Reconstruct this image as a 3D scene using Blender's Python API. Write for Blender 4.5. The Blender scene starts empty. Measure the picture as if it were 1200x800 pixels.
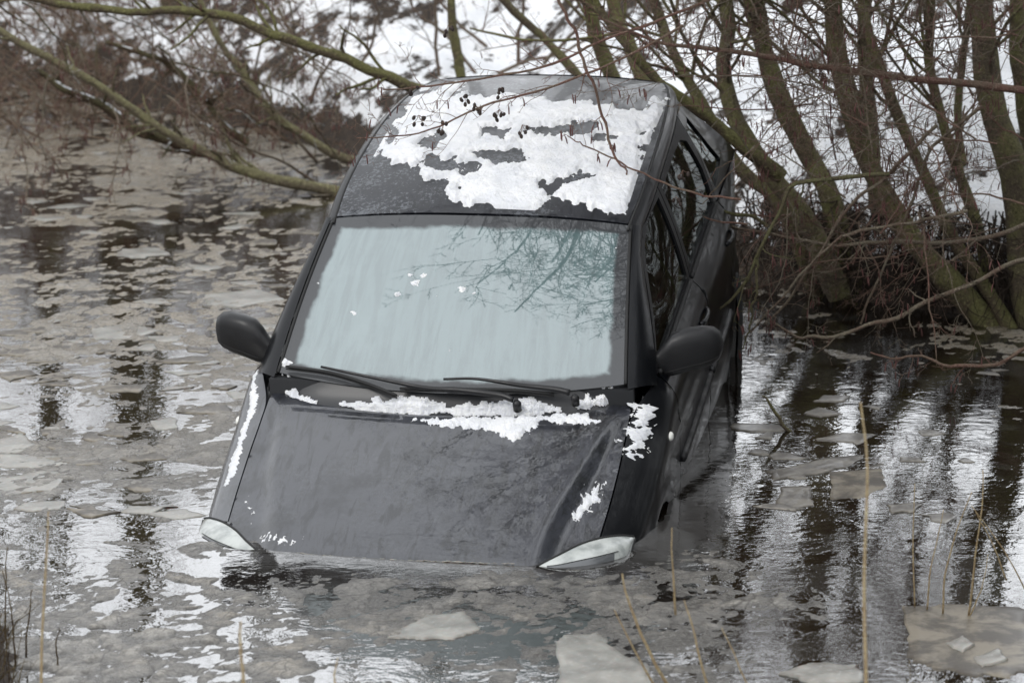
import bpy, math, random
import numpy as np
from mathutils import Vector, Matrix
from mathutils.geometry import delaunay_2d_cdt

sc = bpy.context.scene
COL = sc.collection
rad = math.radians

# ------------------------------------------------------------------ camera, sky, sun, exposure
ELEV, DIST, FOCAL = 13.0, 15.0, 116.1
CAMH = DIST * math.sin(rad(ELEV))
cd = bpy.data.cameras.new('camera'); cam = bpy.data.objects.new('camera', cd); COL.objects.link(cam)
cam.location = (0, 0, CAMH); cam.rotation_euler = (rad(90 - ELEV), 0, 0)
cd.lens = FOCAL; cd.sensor_width = 36; cd.clip_start = .5; cd.clip_end = 600
cd.dof.use_dof = True; cd.dof.focus_distance = 12.6; cd.dof.aperture_fstop = 3.7
sc.camera = cam
w = bpy.data.worlds.new('World'); sc.world = w; w.use_nodes = True
nt = w.node_tree; bgn = nt.nodes['Background']
sky = nt.nodes.new('ShaderNodeTexSky'); sky.sky_type = 'NISHITA'; sky.sun_disc = False
SUN_EL, SUN_ROT = 40, -140
sky.sun_elevation = rad(SUN_EL); sky.sun_rotation = rad(SUN_ROT); sky.dust_density = 4; sky.air_density = 1.2
hs = nt.nodes.new('ShaderNodeHueSaturation'); hs.inputs['Saturation'].default_value = .14
nt.links.new(sky.outputs[0], hs.inputs['Color'])
# overcast: even cloud light mixed over the clear sky gradient
cl = nt.nodes.new('ShaderNodeMix'); cl.data_type = 'RGBA'; cl.inputs[0].default_value = .9
tcn = nt.nodes.new('ShaderNodeTexCoord'); sxn = nt.nodes.new('ShaderNodeSeparateXYZ'); nt.links.new(tcn.outputs['Generated'], sxn.inputs[0])
ovc = nt.nodes.new('ShaderNodeMapRange'); nt.links.new(sxn.outputs[2], ovc.inputs[0]); ovc.inputs[1].default_value = 0; ovc.inputs[2].default_value = 1; ovc.inputs[3].default_value = .70; ovc.inputs[4].default_value = 1.32
# added bright glow low in the sky behind the trees, to whiten the water reflections
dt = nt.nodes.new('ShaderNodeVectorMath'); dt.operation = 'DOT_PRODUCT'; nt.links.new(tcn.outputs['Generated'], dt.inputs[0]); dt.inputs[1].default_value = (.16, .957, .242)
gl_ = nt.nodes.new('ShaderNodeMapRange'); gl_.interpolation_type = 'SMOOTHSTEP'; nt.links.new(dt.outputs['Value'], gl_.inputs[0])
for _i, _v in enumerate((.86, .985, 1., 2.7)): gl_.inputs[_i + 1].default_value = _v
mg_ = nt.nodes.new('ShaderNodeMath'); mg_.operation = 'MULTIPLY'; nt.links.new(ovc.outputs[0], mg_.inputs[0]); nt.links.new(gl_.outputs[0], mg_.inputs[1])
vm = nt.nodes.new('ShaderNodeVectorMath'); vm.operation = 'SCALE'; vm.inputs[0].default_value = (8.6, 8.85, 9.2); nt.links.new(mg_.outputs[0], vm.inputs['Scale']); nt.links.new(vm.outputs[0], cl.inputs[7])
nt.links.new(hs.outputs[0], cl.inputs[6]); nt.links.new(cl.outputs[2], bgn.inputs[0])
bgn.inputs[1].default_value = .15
sd = bpy.data.lights.new('sun', 'SUN'); sun = bpy.data.objects.new('sun', sd); COL.objects.link(sun)
sd.energy = 1.3; sd.angle = rad(24); sd.color = (1, .97, .93)
az = rad(SUN_ROT)
sun.rotation_euler = Vector((math.sin(az) * math.cos(rad(SUN_EL)), math.cos(az) * math.cos(rad(SUN_EL)), math.sin(rad(SUN_EL)))).to_track_quat('Z', 'Y').to_euler()
sc.view_settings.view_transform = 'Standard'; sc.view_settings.look = 'None'
sc.view_settings.gamma = 1; sc.view_settings.exposure = -.07; sc.view_settings.use_curve_mapping = False
sc.cycles.use_denoising = True
sc.cycles.max_bounces = 7; sc.cycles.transparent_max_bounces = 8; sc.cycles.caustics_reflective = False; sc.cycles.caustics_refractive = False

# ------------------------------------------------------------------ helpers
rng = np.random.default_rng(7)
_e = rad(ELEV); FW = np.array([0, math.cos(_e), -math.sin(_e)]); UP = np.array([0, math.sin(_e), math.cos(_e)]); RT = np.array([1., 0, 0])
FP = FOCAL / 36 * 1200; CC = np.array([0, 0, CAMH])
def rayd(u, v): return FW + RT * (u - 600) / FP - UP * (v - 400) / FP
def at(u, v, Y):                      # point on the photo ray at world distance Y
    d = rayd(u, v); return CC + d * (Y / d[1])
def onwater(u, v, z=0.):
    d = rayd(u, v); return CC + d * ((z - CAMH) / d[2])

def tag(o, label=None, cat=None, group=None, kind=None):
    if label: o['label'] = label
    if cat: o['category'] = cat
    if group: o['group'] = group
    if kind: o['kind'] = kind
    return o
def empty(name, loc=(0, 0, 0), rot=(0, 0, 0)):
    o = bpy.data.objects.new(name, None); COL.objects.link(o); o.location = loc; o.rotation_euler = rot
    o.empty_display_size = .2; return o
def mesh(name, V, F, mat=None, parent=None, smooth=True, uv=None, loc=None):
    V = np.asarray(V, np.float64).reshape(-1, 3); me = bpy.data.meshes.new(name)
    if isinstance(F, np.ndarray):
        n, k = F.shape
        me.vertices.add(len(V)); me.vertices.foreach_set('co', V.ravel())
        me.loops.add(n * k); me.loops.foreach_set('vertex_index', F.astype(np.int32).ravel())
        me.polygons.add(n); me.polygons.foreach_set('loop_start', np.arange(0, n * k, k, dtype=np.int32))
        me.polygons.foreach_set('loop_total', np.full(n, k, np.int32))
        me.update(calc_edges=True)
    else:
        me.from_pydata(V.tolist(), [], [list(map(int, f)) for f in F])
    if uv is not None:
        l = me.uv_layers.new(name='UVMap'); vi = np.empty(len(me.loops), np.int32); me.loops.foreach_get('vertex_index', vi)
        l.data.foreach_set('uv', np.asarray(uv, np.float64)[vi].ravel())
    me.polygons.foreach_set('use_smooth', np.full(len(me.polygons), smooth)); me.update()
    if mat: me.materials.append(mat)
    o = bpy.data.objects.new(name, me); COL.objects.link(o)
    if parent: o.parent = parent
    if loc is not None: o.location = loc
    return o
class MB:
    """collects pieces of one part into one mesh"""
    def __init__(s): s.V = []; s.F = []; s.n = 0
    def add(s, V, F):
        V = np.asarray(V, float).reshape(-1, 3)
        s.V.append(V); s.F += [[int(i) + s.n for i in f] for f in F]; s.n += len(V); return s
    def box(s, c, d, rot=None, bev=.0):
        c = np.array(c); d = np.array(d) / 2
        if bev <= 0:
            V = np.array([[x, y, z] for x in (-1, 1) for y in (-1, 1) for z in (-1, 1)]) * d
            F = [(0, 1, 3, 2), (4, 6, 7, 5), (0, 4, 5, 1), (2, 3, 7, 6), (0, 2, 6, 4), (1, 5, 7, 3)]
        else:
            V, F = superbox(d, bev)
        if rot is not None: V = V @ np.array(rot).T
        return s.add(V + c, F)
    def tube(s, P, R, n=8, cap=True):
        V, F = tube_arr(np.asarray(P, float)[None], np.broadcast_to(np.asarray(R, float), (len(P),))[None], n)
        F = F.tolist()
        if cap: F += [list(range(n))[::-1], list(range((len(P) - 1) * n, len(P) * n))]
        return s.add(V, F)
    def build(s, name, mat, parent=None, smooth=True): return mesh(name, np.concatenate(s.V), s.F, mat, parent, smooth)
def superbox(d, bev, n=5):
    # rounded box: cube-sphere pushed out
    m = n * 2; V = []; F = []; idx = {}
    def vid(p):
        k = tuple(np.round(p, 5))
        if k not in idx: idx[k] = len(V); V.append(p)
        return idx[k]
    core = np.maximum(d - bev, 1e-4)
    ts = np.tan(np.linspace(-1, 1, m + 1) * math.pi / 4)
    for ax in range(3):
        for sg in (-1, 1):
            g = [[None] * (m + 1) for _ in range(m + 1)]
            for i, a in enumerate(ts):
                for j, b in enumerate(ts):
                    q = np.zeros(3); q[ax] = sg; q[(ax + 1) % 3] = a; q[(ax + 2) % 3] = b
                    nn = q / np.linalg.norm(q); g[i][j] = vid(np.where(np.abs(q) < 1e-6, 0, np.sign(q)) * core + nn * bev)
            for i in range(m):
                for j in range(m):
                    f = [g[i][j], g[i + 1][j], g[i + 1][j + 1], g[i][j + 1]]
                    F.append(f if sg > 0 else f[::-1])
    return np.array(V), F
def tube_arr(P, R, n):
    """P [N,K,3], R [N,K] -> verts, quads; every polyline one tube"""
    N, K, _ = P.shape
    T = np.gradient(P, axis=1); T /= np.linalg.norm(T, axis=2, keepdims=True) + 1e-12
    m = T.mean(1); ref = np.where(np.abs(m[:, 2:3]) > .8 * np.linalg.norm(m, axis=1, keepdims=True), [[1., 0, 0]], [[0, 0, 1.]])
    A = np.cross(T, ref[:, None]); A /= np.linalg.norm(A, axis=2, keepdims=True) + 1e-12
    B = np.cross(T, A)
    th = np.arange(n) * 2 * math.pi / n
    V = P[:, :, None] + R[:, :, None, None] * (A[:, :, None] * np.cos(th)[:, None] + B[:, :, None] * np.sin(th)[:, None])
    i = np.arange(N)[:, None, None] * K * n; k = np.arange(K - 1)[None, :, None] * n; j = np.arange(n)[None, None]
    j2 = (j + 1) % n
    F = np.stack([i + k + j, i + k + j2, i + k + n + j2, i + k + n + j], -1).reshape(-1, 4)
    return V.reshape(-1, 3), F
def tubes(name, groups, mat, parent=None):
    Vs = []; Fs = []; off = 0
    for P, R, n in groups:
        if len(P) == 0: continue
        V, F = tube_arr(P, R, n); Vs.append(V); Fs.append(F + off); off += len(V)
    return mesh(name, np.concatenate(Vs), np.concatenate(Fs), mat, parent)
def smooth_path(P, R, K):
    """Catmull-Rom through control points"""
    P = np.asarray(P, float); R = np.asarray(R, float)
    Q = np.concatenate([P, R[:, None]], 1); Q = np.concatenate([[2 * Q[0] - Q[1]], Q, [2 * Q[-1] - Q[-2]]])
    t = np.linspace(0, len(P) - 1, K); i = np.minimum(t.astype(int), len(P) - 2); f = (t - i)[:, None]
    a, b, c, d = Q[i], Q[i + 1], Q[i + 2], Q[i + 3]
    o = .5 * (2 * b + (c - a) * f + (2 * a - 5 * b + 4 * c - d) * f ** 2 + (3 * b - a - 3 * c + d) * f ** 3)
    return o[:, :3], np.maximum(o[:, 3], 4e-4)
def ip(x, xs, ys):
    """smooth interpolation (knots ascending)"""
    xs = np.asarray(xs, float); ys = np.asarray(ys, float); x = np.clip(x, xs[0], xs[-1])
    m = np.gradient(ys, xs); i = np.clip(np.searchsorted(xs, x) - 1, 0, len(xs) - 2)
    h = xs[i + 1] - xs[i]; t = (x - xs[i]) / h
    return (2 * t ** 3 - 3 * t ** 2 + 1) * ys[i] + (t ** 3 - 2 * t ** 2 + t) * h * m[i] + (-2 * t ** 3 + 3 * t ** 2) * ys[i + 1] + (t ** 3 - t ** 2) * h * m[i + 1]
def sstep(a, b, x):
    t = np.clip((x - a) / (b - a), 0, 1); return t * t * (3 - 2 * t)
def _hash(ix, iy, s):
    h = (ix.astype(np.int64) * 374761393 + iy.astype(np.int64) * 668265263 + s * 982451653) & 0xffffffff
    h = ((h ^ (h >> 13)) * 1274126177) & 0xffffffff; h = h ^ (h >> 16)
    return (h & 0xffffff) / float(0xffffff)
def vnoise(x, y, s=0):
    ix = np.floor(x); iy = np.floor(y); fx = x - ix; fy = y - iy; fx = fx * fx * (3 - 2 * fx); fy = fy * fy * (3 - 2 * fy)
    a = _hash(ix, iy, s); b = _hash(ix + 1, iy, s); c = _hash(ix, iy + 1, s); d = _hash(ix + 1, iy + 1, s)
    return (a * (1 - fx) + b * fx) * (1 - fy) + (c * (1 - fx) + d * fx) * fy
def fbm(x, y, o=5, s=0, g=.5):
    r = 0; a = 1; t = 0
    for k in range(o):
        r = r + a * vnoise(x * 2 ** k + 17.3 * k, y * 2 ** k - 9.1 * k, s + k); t += a; a *= g
    return r / t
def voro(x, y, s=0, jit=.9):
    """nearest cell: (d1, d2-d1, random id)"""
    ix = np.floor(x); iy = np.floor(y); d1 = np.full(x.shape, 9.); d2 = np.full(x.shape, 9.); rid = np.zeros(x.shape); dx1 = np.zeros(x.shape); dy1 = np.zeros(x.shape)
    for a in (-1, 0, 1):
        for b in (-1, 0, 1):
            cx = ix + a; cy = iy + b
            px = cx + .5 + jit * (_hash(cx, cy, s) - .5); py = cy + .5 + jit * (_hash(cx, cy, s + 50) - .5)
            d = np.hypot(px - x, py - y); m = d < d1
            d2 = np.where(m, d1, np.minimum(d2, d)); rid = np.where(m, _hash(cx, cy, s + 99), rid)
            dx1 = np.where(m, x - px, dx1); dy1 = np.where(m, y - py, dy1); d1 = np.where(m, d, d1)
    return d1, d2 - d1, rid, dx1, dy1
def inpoly(P, poly):
    x, y = P[..., 0], P[..., 1]; r = np.zeros(x.shape, bool); n = len(poly)
    for i in range(n):
        (x1, y1), (x2, y2) = poly[i], poly[(i + 1) % n]
        c = ((y1 > y) != (y2 > y)); r ^= c & (x < (x2 - x1) * (y - y1) / ((y2 - y1) if y2 != y1 else 1e-9) + x1)
    return r
def segd(P, poly, closed=True):
    d = np.full(P.shape[:-1], 1e9); n = len(poly)
    for i in range(n if closed else n - 1):
        a = np.array(poly[i], float); b = np.array(poly[(i + 1) % n], float); ab = b - a
        t = np.clip(((P - a) @ ab) / (ab @ ab + 1e-12), 0, 1)
        d = np.minimum(d, np.linalg.norm(P - (a + t[..., None] * ab), axis=-1))
    return d
def sdf(P, poly):
    d = segd(P, poly); return np.where(inpoly(P, poly), d, -d)   # positive inside

# ---- materials
def mat(name, base=(.5, .5, .5), rough=.5, metal=0, **k):
    m = bpy.data.materials.new(name); m.use_nodes = True; p = m.node_tree.nodes['Principled BSDF']
    p.inputs['Base Color'].default_value = (*base, 1); p.inputs['Roughness'].default_value = rough; p.inputs['Metallic'].default_value = metal
    for a, v in k.items(): p.inputs[a.replace('_', ' ')].default_value = v
    return m
class NB:
    def __init__(s, m): s.t = m.node_tree; s.p = s.t.nodes['Principled BSDF']; s.out = s.t.nodes['Material Output']
    def n(s, typ, **k):
        o = s.t.nodes.new('ShaderNode' + typ)
        for a, v in k.items(): setattr(o, a, v)
        return o
    def l(s, a, b): s.t.links.new(a, b)
    def coord(s, kind='Object', scale=(1, 1, 1), rot=(0, 0, 0)):
        c = s.n('TexCoord'); mp = s.n('Mapping'); mp.inputs['Scale'].default_value = scale; mp.inputs['Rotation'].default_value = rot
        s.l(c.outputs[kind], mp.inputs[0]); return mp.outputs[0]
    def noise(s, co, scale, detail=4, rough=.55, dist=0):
        o = s.n('TexNoise'); o.inputs['Scale'].default_value = scale; o.inputs['Detail'].default_value = detail
        o.inputs['Roughness'].default_value = rough; o.inputs['Distortion'].default_value = dist
        s.l(co, o.inputs['Vector']); return o.outputs[0]
    def voro(s, co, scale, feat='F1'):
        o = s.n('TexVoronoi', feature=feat); o.inputs['Scale'].default_value = scale; s.l(co, o.inputs['Vector']); return o.outputs[0]
    def ramp(s, x, a, b, c0=0., c1=1.):
        o = s.n('MapRange'); o.interpolation_type = 'SMOOTHSTEP'
        for i, v in enumerate((a, b, c0, c1)): o.inputs[i + 1].default_value = v
        s.l(x, o.inputs[0]); return o.outputs[0]
    def math(s, op, a, b=None):
        o = s.n('Math', operation=op)
        for i, v in enumerate((a, b)):
            if v is None: continue
            if isinstance(v, (int, float)): o.inputs[i].default_value = v
            else: s.l(v, o.inputs[i])
        return o.outputs[0]
    def mix(s, f, a, b):
        o = s.n('Mix', data_type='RGBA')
        for i, v in ((0, f), (6, a), (7, b)):
            if isinstance(v, (tuple, list)): o.inputs[i].default_value = (*v, 1) if len(v) == 3 else v
            elif isinstance(v, (int, float)): o.inputs[i].default_value = v
            else: s.l(v, o.inputs[i])
        return o.outputs[2]
    def bump(s, h, strength=.5, dist=.01, prev=None):
        o = s.n('Bump'); o.inputs['Strength'].default_value = strength; o.inputs['Distance'].default_value = dist
        s.l(h, o.inputs['Height'])
        if prev is not None: s.l(prev, o.inputs['Normal'])
        return o.outputs[0]
    def set(s, k, v): s.l(v, s.p.inputs[k])

def paint_mat(name, film=1.0, frost=0.35):
    m = mat(name, (.03, .032, .037), .38, .55, Coat_Weight=1., Coat_Roughness=.008, Coat_IOR=1.6); b = NB(m)
    co = b.coord('Object'); st = b.coord('Object', (1.6, 16, 16))
    s1 = b.noise(st, 1.6, 6, .6, .8); s2 = b.noise(co, 5, 5, .6); s3 = b.noise(co, 60, 4, .7)
    # thin frozen film with melt-water runs through it
    f = b.math('MULTIPLY', b.ramp(s1, .34, .50), b.ramp(s2, .30, .52)); f = b.math('MULTIPLY', f, film)
    f2 = b.math('MULTIPLY', b.ramp(b.math('ADD', b.math('MULTIPLY', s3, .6), b.math('MULTIPLY', b.noise(co, 3.1, 4), .6)), .62, .70), frost)
    c = b.mix(f, (.007, .008, .011), (.021, .023, .031)); c = b.mix(f2, c, (.30, .32, .35))
    rn = b.noise(b.coord('Object', (1.1, 9, 9)), 2.6, 5, .6, .5); rl = b.ramp(b.math('ABSOLUTE', b.math('SUBTRACT', rn, .5)), .006, .022, 1, 0)
    c = b.mix(b.math('MULTIPLY', b.math('MULTIPLY', rl, b.ramp(b.noise(co, 2.3, 3), .40, .52)), .9), c, (.008, .009, .011))
    dk = b.math('MULTIPLY', b.ramp(b.noise(co, 42, 6, .8), .50, .56), b.ramp(b.noise(co, 3.1, 5, .65, .6), .52, .58)); c = b.mix(b.math('MULTIPLY', dk, .9), c, (.008, .009, .011))
    b.set('Base Color', c)
    b.set('Metallic', b.math('SUBTRACT', .35, b.math('MULTIPLY', f, .3)))
    b.set('Coat Roughness', b.math('ADD', .012, b.math('ADD', b.math('MULTIPLY', f, .015), b.math('MULTIPLY', f2, .4))))
    d1 = b.ramp(b.voro(co, 150), .0, .42, 1, 0); msk = b.ramp(b.noise(co, 14, 3), .48, .6)
    b.set('Coat Normal', b.bump(b.math('ADD', b.math('MULTIPLY', d1, msk), b.math('MULTIPLY', b.noise(co, 9, 3), .8)), .22, .004))
    return m
PAINT = paint_mat('dark_grey_paint', 1., .04)
PAINT_ROOF = paint_mat('frosted_dark_grey_paint', .4, .28)
PAINT_ROOF.node_tree.nodes['Principled BSDF'].inputs['Coat Weight'].default_value = .22; PAINT_ROOF.node_tree.nodes['Principled BSDF'].inputs['Specular IOR Level'].default_value = .25
PAINT_SIDE = mat('wet_shade_dark_paint', (.004, .0045, .006), .3, .3, Coat_Weight=.22, Coat_Roughness=.04, Specular_IOR_Level=.2)  # same car paint, its colour darkened for the dark reflections on flank and pillars
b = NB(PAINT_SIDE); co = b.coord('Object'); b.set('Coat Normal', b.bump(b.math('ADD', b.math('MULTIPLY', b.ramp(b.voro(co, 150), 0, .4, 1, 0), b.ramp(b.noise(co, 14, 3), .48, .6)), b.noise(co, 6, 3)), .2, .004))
BLACK = mat('black_trim', (.008, .008, .009), .45, 0, Specular_IOR_Level=.3)
b = NB(BLACK); b.set('Normal', b.bump(b.noise(b.coord('Object'), 300, 3), .15, .002))
PLASTIC = mat('black_grained_plastic', (.009, .009, .010), .42, 0, Specular_IOR_Level=.42)
b = NB(PLASTIC); co = b.coord('Object'); b.set('Normal', b.bump(b.math('ADD', b.noise(co, 400, 2), b.math('MULTIPLY', b.ramp(b.voro(co, 130), 0, .3, 1, 0), b.ramp(b.noise(co, 20, 2), .5, .6))), .2, .002))
b.set('Roughness', b.ramp(b.noise(co, 12, 4), .35, .65, .28, .55))
RUBBER = mat('rubber', (.01, .01, .01), .7)
INT = mat('dark_interior', (.012, .013, .015), .8)
SEATM = mat('dark_seat_fabric', (.03, .032, .036), .95)
BELT = mat('belt_webbing', (.25, .25, .25), .8)
RIMM = mat('muddy_wheel_trim', (.035, .033, .03), .6)
CHROME = mat('silver_metal', (.55, .55, .56), .3, 1)
def lens_mat():
    m = mat('headlight_lens', (.62, .64, .62), .22, 0, Coat_Weight=1., Coat_Roughness=.03, IOR=1.5); b = NB(m); co = b.coord('Object')
    b.set('Base Color', b.mix(b.ramp(b.noise(co, 14, 5), .35, .7), (.46, .48, .46), (.24, .26, .25)))
    wv = b.n('TexWave'); wv.inputs['Scale'].default_value = 22; b.l(b.coord('Object', (.2, 1, .2)), wv.inputs[0]); b.set('Normal', b.bump(b.math('ADD', b.math('MULTIPLY', wv.outputs['Fac'], .5), b.noise(co, 60, 4)), .3, .004)); return m
LENS = lens_mat()
REFL = mat('headlight_reflector', (.10, .105, .11), .28, .3, Coat_Weight=1., Coat_Roughness=.03)
INDM = mat('indicator_lens', (.80, .80, .74), .25, 0, Coat_Weight=1.)
REDL = mat('tail_lens', (.25, .01, .01), .2, 0, Coat_Weight=1.)
AMBER = mat('amber_lens', (.65, .22, .03), .2, 0, Coat_Weight=1.)
def side_glass():
    m = bpy.data.materials.new('tinted_glass'); m.use_nodes = True; b = NB(m); t = b.t
    tr = b.n('BsdfTransparent'); tr.inputs[0].default_value = (.38, .42, .41, 1)
    gl = b.n('BsdfGlossy'); gl.inputs['Roughness'].default_value = .03; gl.inputs[0].default_value = (.9, .95, .93, 1)
    fr = b.n('Fresnel'); fr.inputs[0].default_value = 1.28; mx = b.n('MixShader')
    co = b.coord('Object'); b.l(b.bump(b.noise(co, 5, 2), .1, .004), gl.inputs['Normal'])
    b.l(fr.outputs[0], mx.inputs[0]); b.l(tr.outputs[0], mx.inputs[1]); b.l(gl.outputs[0], mx.inputs[2]); b.l(mx.outputs[0], b.out.inputs[0]); return m
GLASS = side_glass()
def screen_mat():
    # windscreen misted on the inside, wet outside; dark ceramic border by UV
    m = mat('misted_windscreen', (.3, .36, .36), .6, 0, Coat_Weight=1., Coat_Roughness=.004, Coat_IOR=2.7); b = NB(m)
    uv = b.n('TexCoord').outputs['UV']; sx = b.n('SeparateXYZ'); b.l(uv, sx.inputs[0]); U, V = sx.outputs[0], sx.outputs[1]
    co = b.coord('Object'); st = b.coord('UV', (34, 3.0, 1), (0, 0, rad(12)))
    n1 = b.noise(st, 1., 6, .6, .4); n2 = b.noise(co, 7, 5, .6); n3 = b.noise(co, 90, 3)
    nz = b.math('MULTIPLY', b.math('SUBTRACT', n2, .5), .05)
    e = b.math('MINIMUM', b.math('MINIMUM', U, b.math('SUBTRACT', 1, U)), b.math('MULTIPLY', b.math('MINIMUM', b.math('MULTIPLY', V, 1.2), b.math('SUBTRACT', 1, V)), .52))
    e = b.math('ADD', e, nz); inn = b.ramp(e, .032, .05)
    fog = b.mix(b.ramp(n1, .36, .62), (.058, .105, .109), (.092, .150, .154))
    fog = b.mix(b.math('MULTIPLY', b.ramp(n2, .5, .75), .35), fog, (.13, .19, .195))
    speck = b.math('MULTIPLY', b.ramp(n3, .66, .72), b.ramp(b.noise(co, 6, 3), .5, .62))
    fog = b.mix(b.math('MULTIPLY', speck, .8), fog, (.06, .075, .075))
    c = b.mix(inn, (.02, .022, .025), fog); b.set('Base Color', c); b.set('Coat Weight', b.math('ADD', .22, b.math('MULTIPLY', inn, .78)))
    d1 = b.ramp(b.voro(co, 120), 0, .35, 1, 0)
    b.set('Coat Normal', b.bump(b.math('ADD', b.math('MULTIPLY', d1, b.ramp(b.noise(co, 10, 3), .52, .62)), b.math('MULTIPLY', n2, .5)), .06, .003))
    return m
SCREEN = screen_mat()
def snow_mat(name, c0=(.92, .925, .94), c1=(.80, .815, .845)):
    m = mat(name, c0, .6, 0, Subsurface_Weight=.25, Subsurface_Scale=.01); b = NB(m); co = b.coord('Object')
    b.p.inputs['Subsurface Radius'].default_value = (1, 1, 1.2)
    b.set('Base Color', b.mix(b.ramp(b.noise(co, 9, 5), .35, .65), c0, c1))
    b.set('Normal', b.bump(b.math('ADD', b.noise(co, 130, 5, .7), b.math('MULTIPLY', b.noise(co, 30, 4), 1.5)), .9, .012)); return m
SNOW = snow_mat('wet_snow')
def bark_mat(name, moss=(.062, .064, .022), brown=(.050, .034, .024), up=.5, scale=14, snow=0.):
    m = mat(name, brown, .85, 0, Specular_IOR_Level=.25); b = NB(m); co = b.coord('Generated' if False else 'Object')
    n1 = b.noise(co, scale * .5, 5, .65); n2 = b.noise(co, scale * 6, 4, .7)
    g = b.n('NewGeometry'); sp = b.n('SeparateXYZ'); b.l(g.outputs['Normal'], sp.inputs[0])
    mm = b.ramp(b.math('ADD', n1, b.math('MULTIPLY', sp.outputs[2], up * .3)), .40, .62)
    c = b.mix(mm, brown, moss)
    c = b.mix(b.math('MULTIPLY', b.ramp(n2, .56, .68), .55), c, tuple(min(1, x * 2.4 + .03) for x in moss))
    c = b.mix(b.math('MULTIPLY', b.ramp(n2, .46, .34), .6), c, tuple(x * .35 for x in brown))
    if snow: c = b.mix(b.math('MULTIPLY', b.ramp(sp.outputs[2], .55, .75), b.ramp(b.noise(co, 9, 4), 1 - snow, 1.1 - snow)), c, (.85, .87, .9))
    b.set('Base Color', c); fur = b.noise(b.coord('Object', (1, 1, .22)), scale * 5, 5, .7); b.set('Normal', b.bump(b.math('ADD', b.math('ADD', n2, n1), b.math('MULTIPLY', fur, 1.5)), .9, .02)); return m
BARK = bark_mat('mossy_alder_bark', (.17, .165, .068), (.115, .09, .06))
BARK2 = bark_mat('brown_alder_bark', (.16, .15, .07), (.12, .095, .068), .4)
LIMB = bark_mat('green_willow_bark', (.21, .195, .105), (.15, .125, .085), .6, 10, .30)
LIMBS = bark_mat('snowy_dark_bark', (.09, .08, .04), (.07, .045, .03), .4, 12, .52)
TWIG = bark_mat('red_brown_twig', (.21, .155, .115), (.22, .12, .095), .2, 20)
TWIGP = bark_mat('grey_brown_twig', (.22, .19, .14), (.18, .125, .095), .2, 20)
LICH = bark_mat('lichened_twig', (.15, .145, .07), (.12, .10, .06), .3, 30)
THICK = bark_mat('dead_cane', (.30, .23, .165), (.24, .145, .105), .2, 20, .45)
REED = bark_mat('dry_reed', (.50, .39, .22), (.40, .29, .16), .1, 20)
CONE = mat('alder_cone', (.028, .018, .014), .8)
CATK = mat('catkin', (.11, .045, .04), .8)

# ------------------------------------------------------------------ ground
far_shore = [(-60, 27), (-6, 24.0), (-3.6, 22.4), (-2.0, 21.0), (-.9, 19.5), (0, 17.9), (.8, 16.4), (1.35, 15.75), (2.2, 15.15), (3.3, 14.8), (3.7, 13.2), (4.1, 11.2), (4.8, 9.8), (6, 9.2)]
near_shore = [(6, 8.7), (2, 9.25), (0, 9.3), (-1.45, 9.45), (-1.60, 9.95), (-1.68, 10.40), (-2.2, 10.75), (-4, 10.9), (-60, 13)]
water_poly = far_shore + near_shore
def ground_h(x, y):
    P = np.stack([x, y], -1); s = -sdf(P, water_poly)
    far = (y > 12.5) | (x > 3.4)
    n = fbm(x * .9, y * .9, 5, 3); n2 = fbm(x * 4, y * 4, 4, 9)
    hf = .34 * sstep(-.05, .35, s) + .40 * np.clip(s - .2, 0, 7) + (n - .5) * .7 * sstep(0, 1.2, s) + (n2 - .5) * .16 * sstep(-.1, .4, s)
    hf = np.minimum(hf, 2.9 + n * .9)
    hn = .16 * sstep(-.05, .25, s) + .17 * np.clip(s, 0, 8) + (n2 - .5) * .12 * sstep(-.1, .3, s)
    h = np.where(s > -.05, np.where(far, hf, hn), -.05 - .55 * sstep(0, 1.6, -s))
    return h, s
def grid_mesh(name, xs, ys, fz, m, parent=None):
    X, Y = np.meshgrid(xs, ys); Z = fz(X, Y); nx, ny = len(xs), len(ys)
    i = np.arange(ny - 1)[:, None] * nx + np.arange(nx - 1)[None]
    F = np.stack([i, i + 1, i + nx + 1, i + nx], -1).reshape(-1, 4)
    return mesh(name, np.stack([X, Y, Z], -1), F, m, parent)
GM = mat('snowy_bank', (.8, .8, .8), .8); b = NB(GM); co = b.coord('Object')
g = b.n('NewGeometry'); sp = b.n('SeparateXYZ'); b.l(g.outputs['Normal'], sp.inputs[0]); po = b.n('SeparateXYZ'); b.l(g.outputs['Position'], po.inputs[0])
n1 = b.noise(co, 1.3, 6, .62); n2 = b.noise(co, 7, 6, .7); n3 = b.noise(co, 40, 4, .7)
earth = b.mix(b.ramp(n3, .35, .6), (.012, .008, .006), (.050, .034, .022)); earth = b.mix(b.math('MULTIPLY', b.ramp(n2, .5, .7), .4), earth, (.12, .08, .05))
sn = b.mix(b.ramp(n2, .35, .65), (.92, .925, .94), (.80, .82, .85))
msk = b.math('ADD', b.math('ADD', b.math('MULTIPLY', n1, .7), b.math('MULTIPLY', n2, .6)), b.math('ADD', b.math('MULTIPLY', b.ramp(po.outputs[2], .0, .22), .36), b.math('MULTIPLY', sp.outputs[2], .28)))
msk = b.ramp(msk, 1.18, 1.22); b.set('Base Color', b.mix(msk, earth, sn)); b.set('Normal', b.bump(b.math('ADD', b.math('MULTIPLY', msk, .7), b.math('ADD', n3, n2)), .6, .05))
xs = np.unique(np.concatenate([np.linspace(-80, -7, 25), np.linspace(-7, 7, 200), np.linspace(7, 80, 25)]))
ys = np.unique(np.concatenate([np.linspace(-40, 8.5, 30), np.linspace(8.5, 12.5, 60), np.linspace(12.5, 26, 190), np.linspace(26, 120, 30)]))
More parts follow.
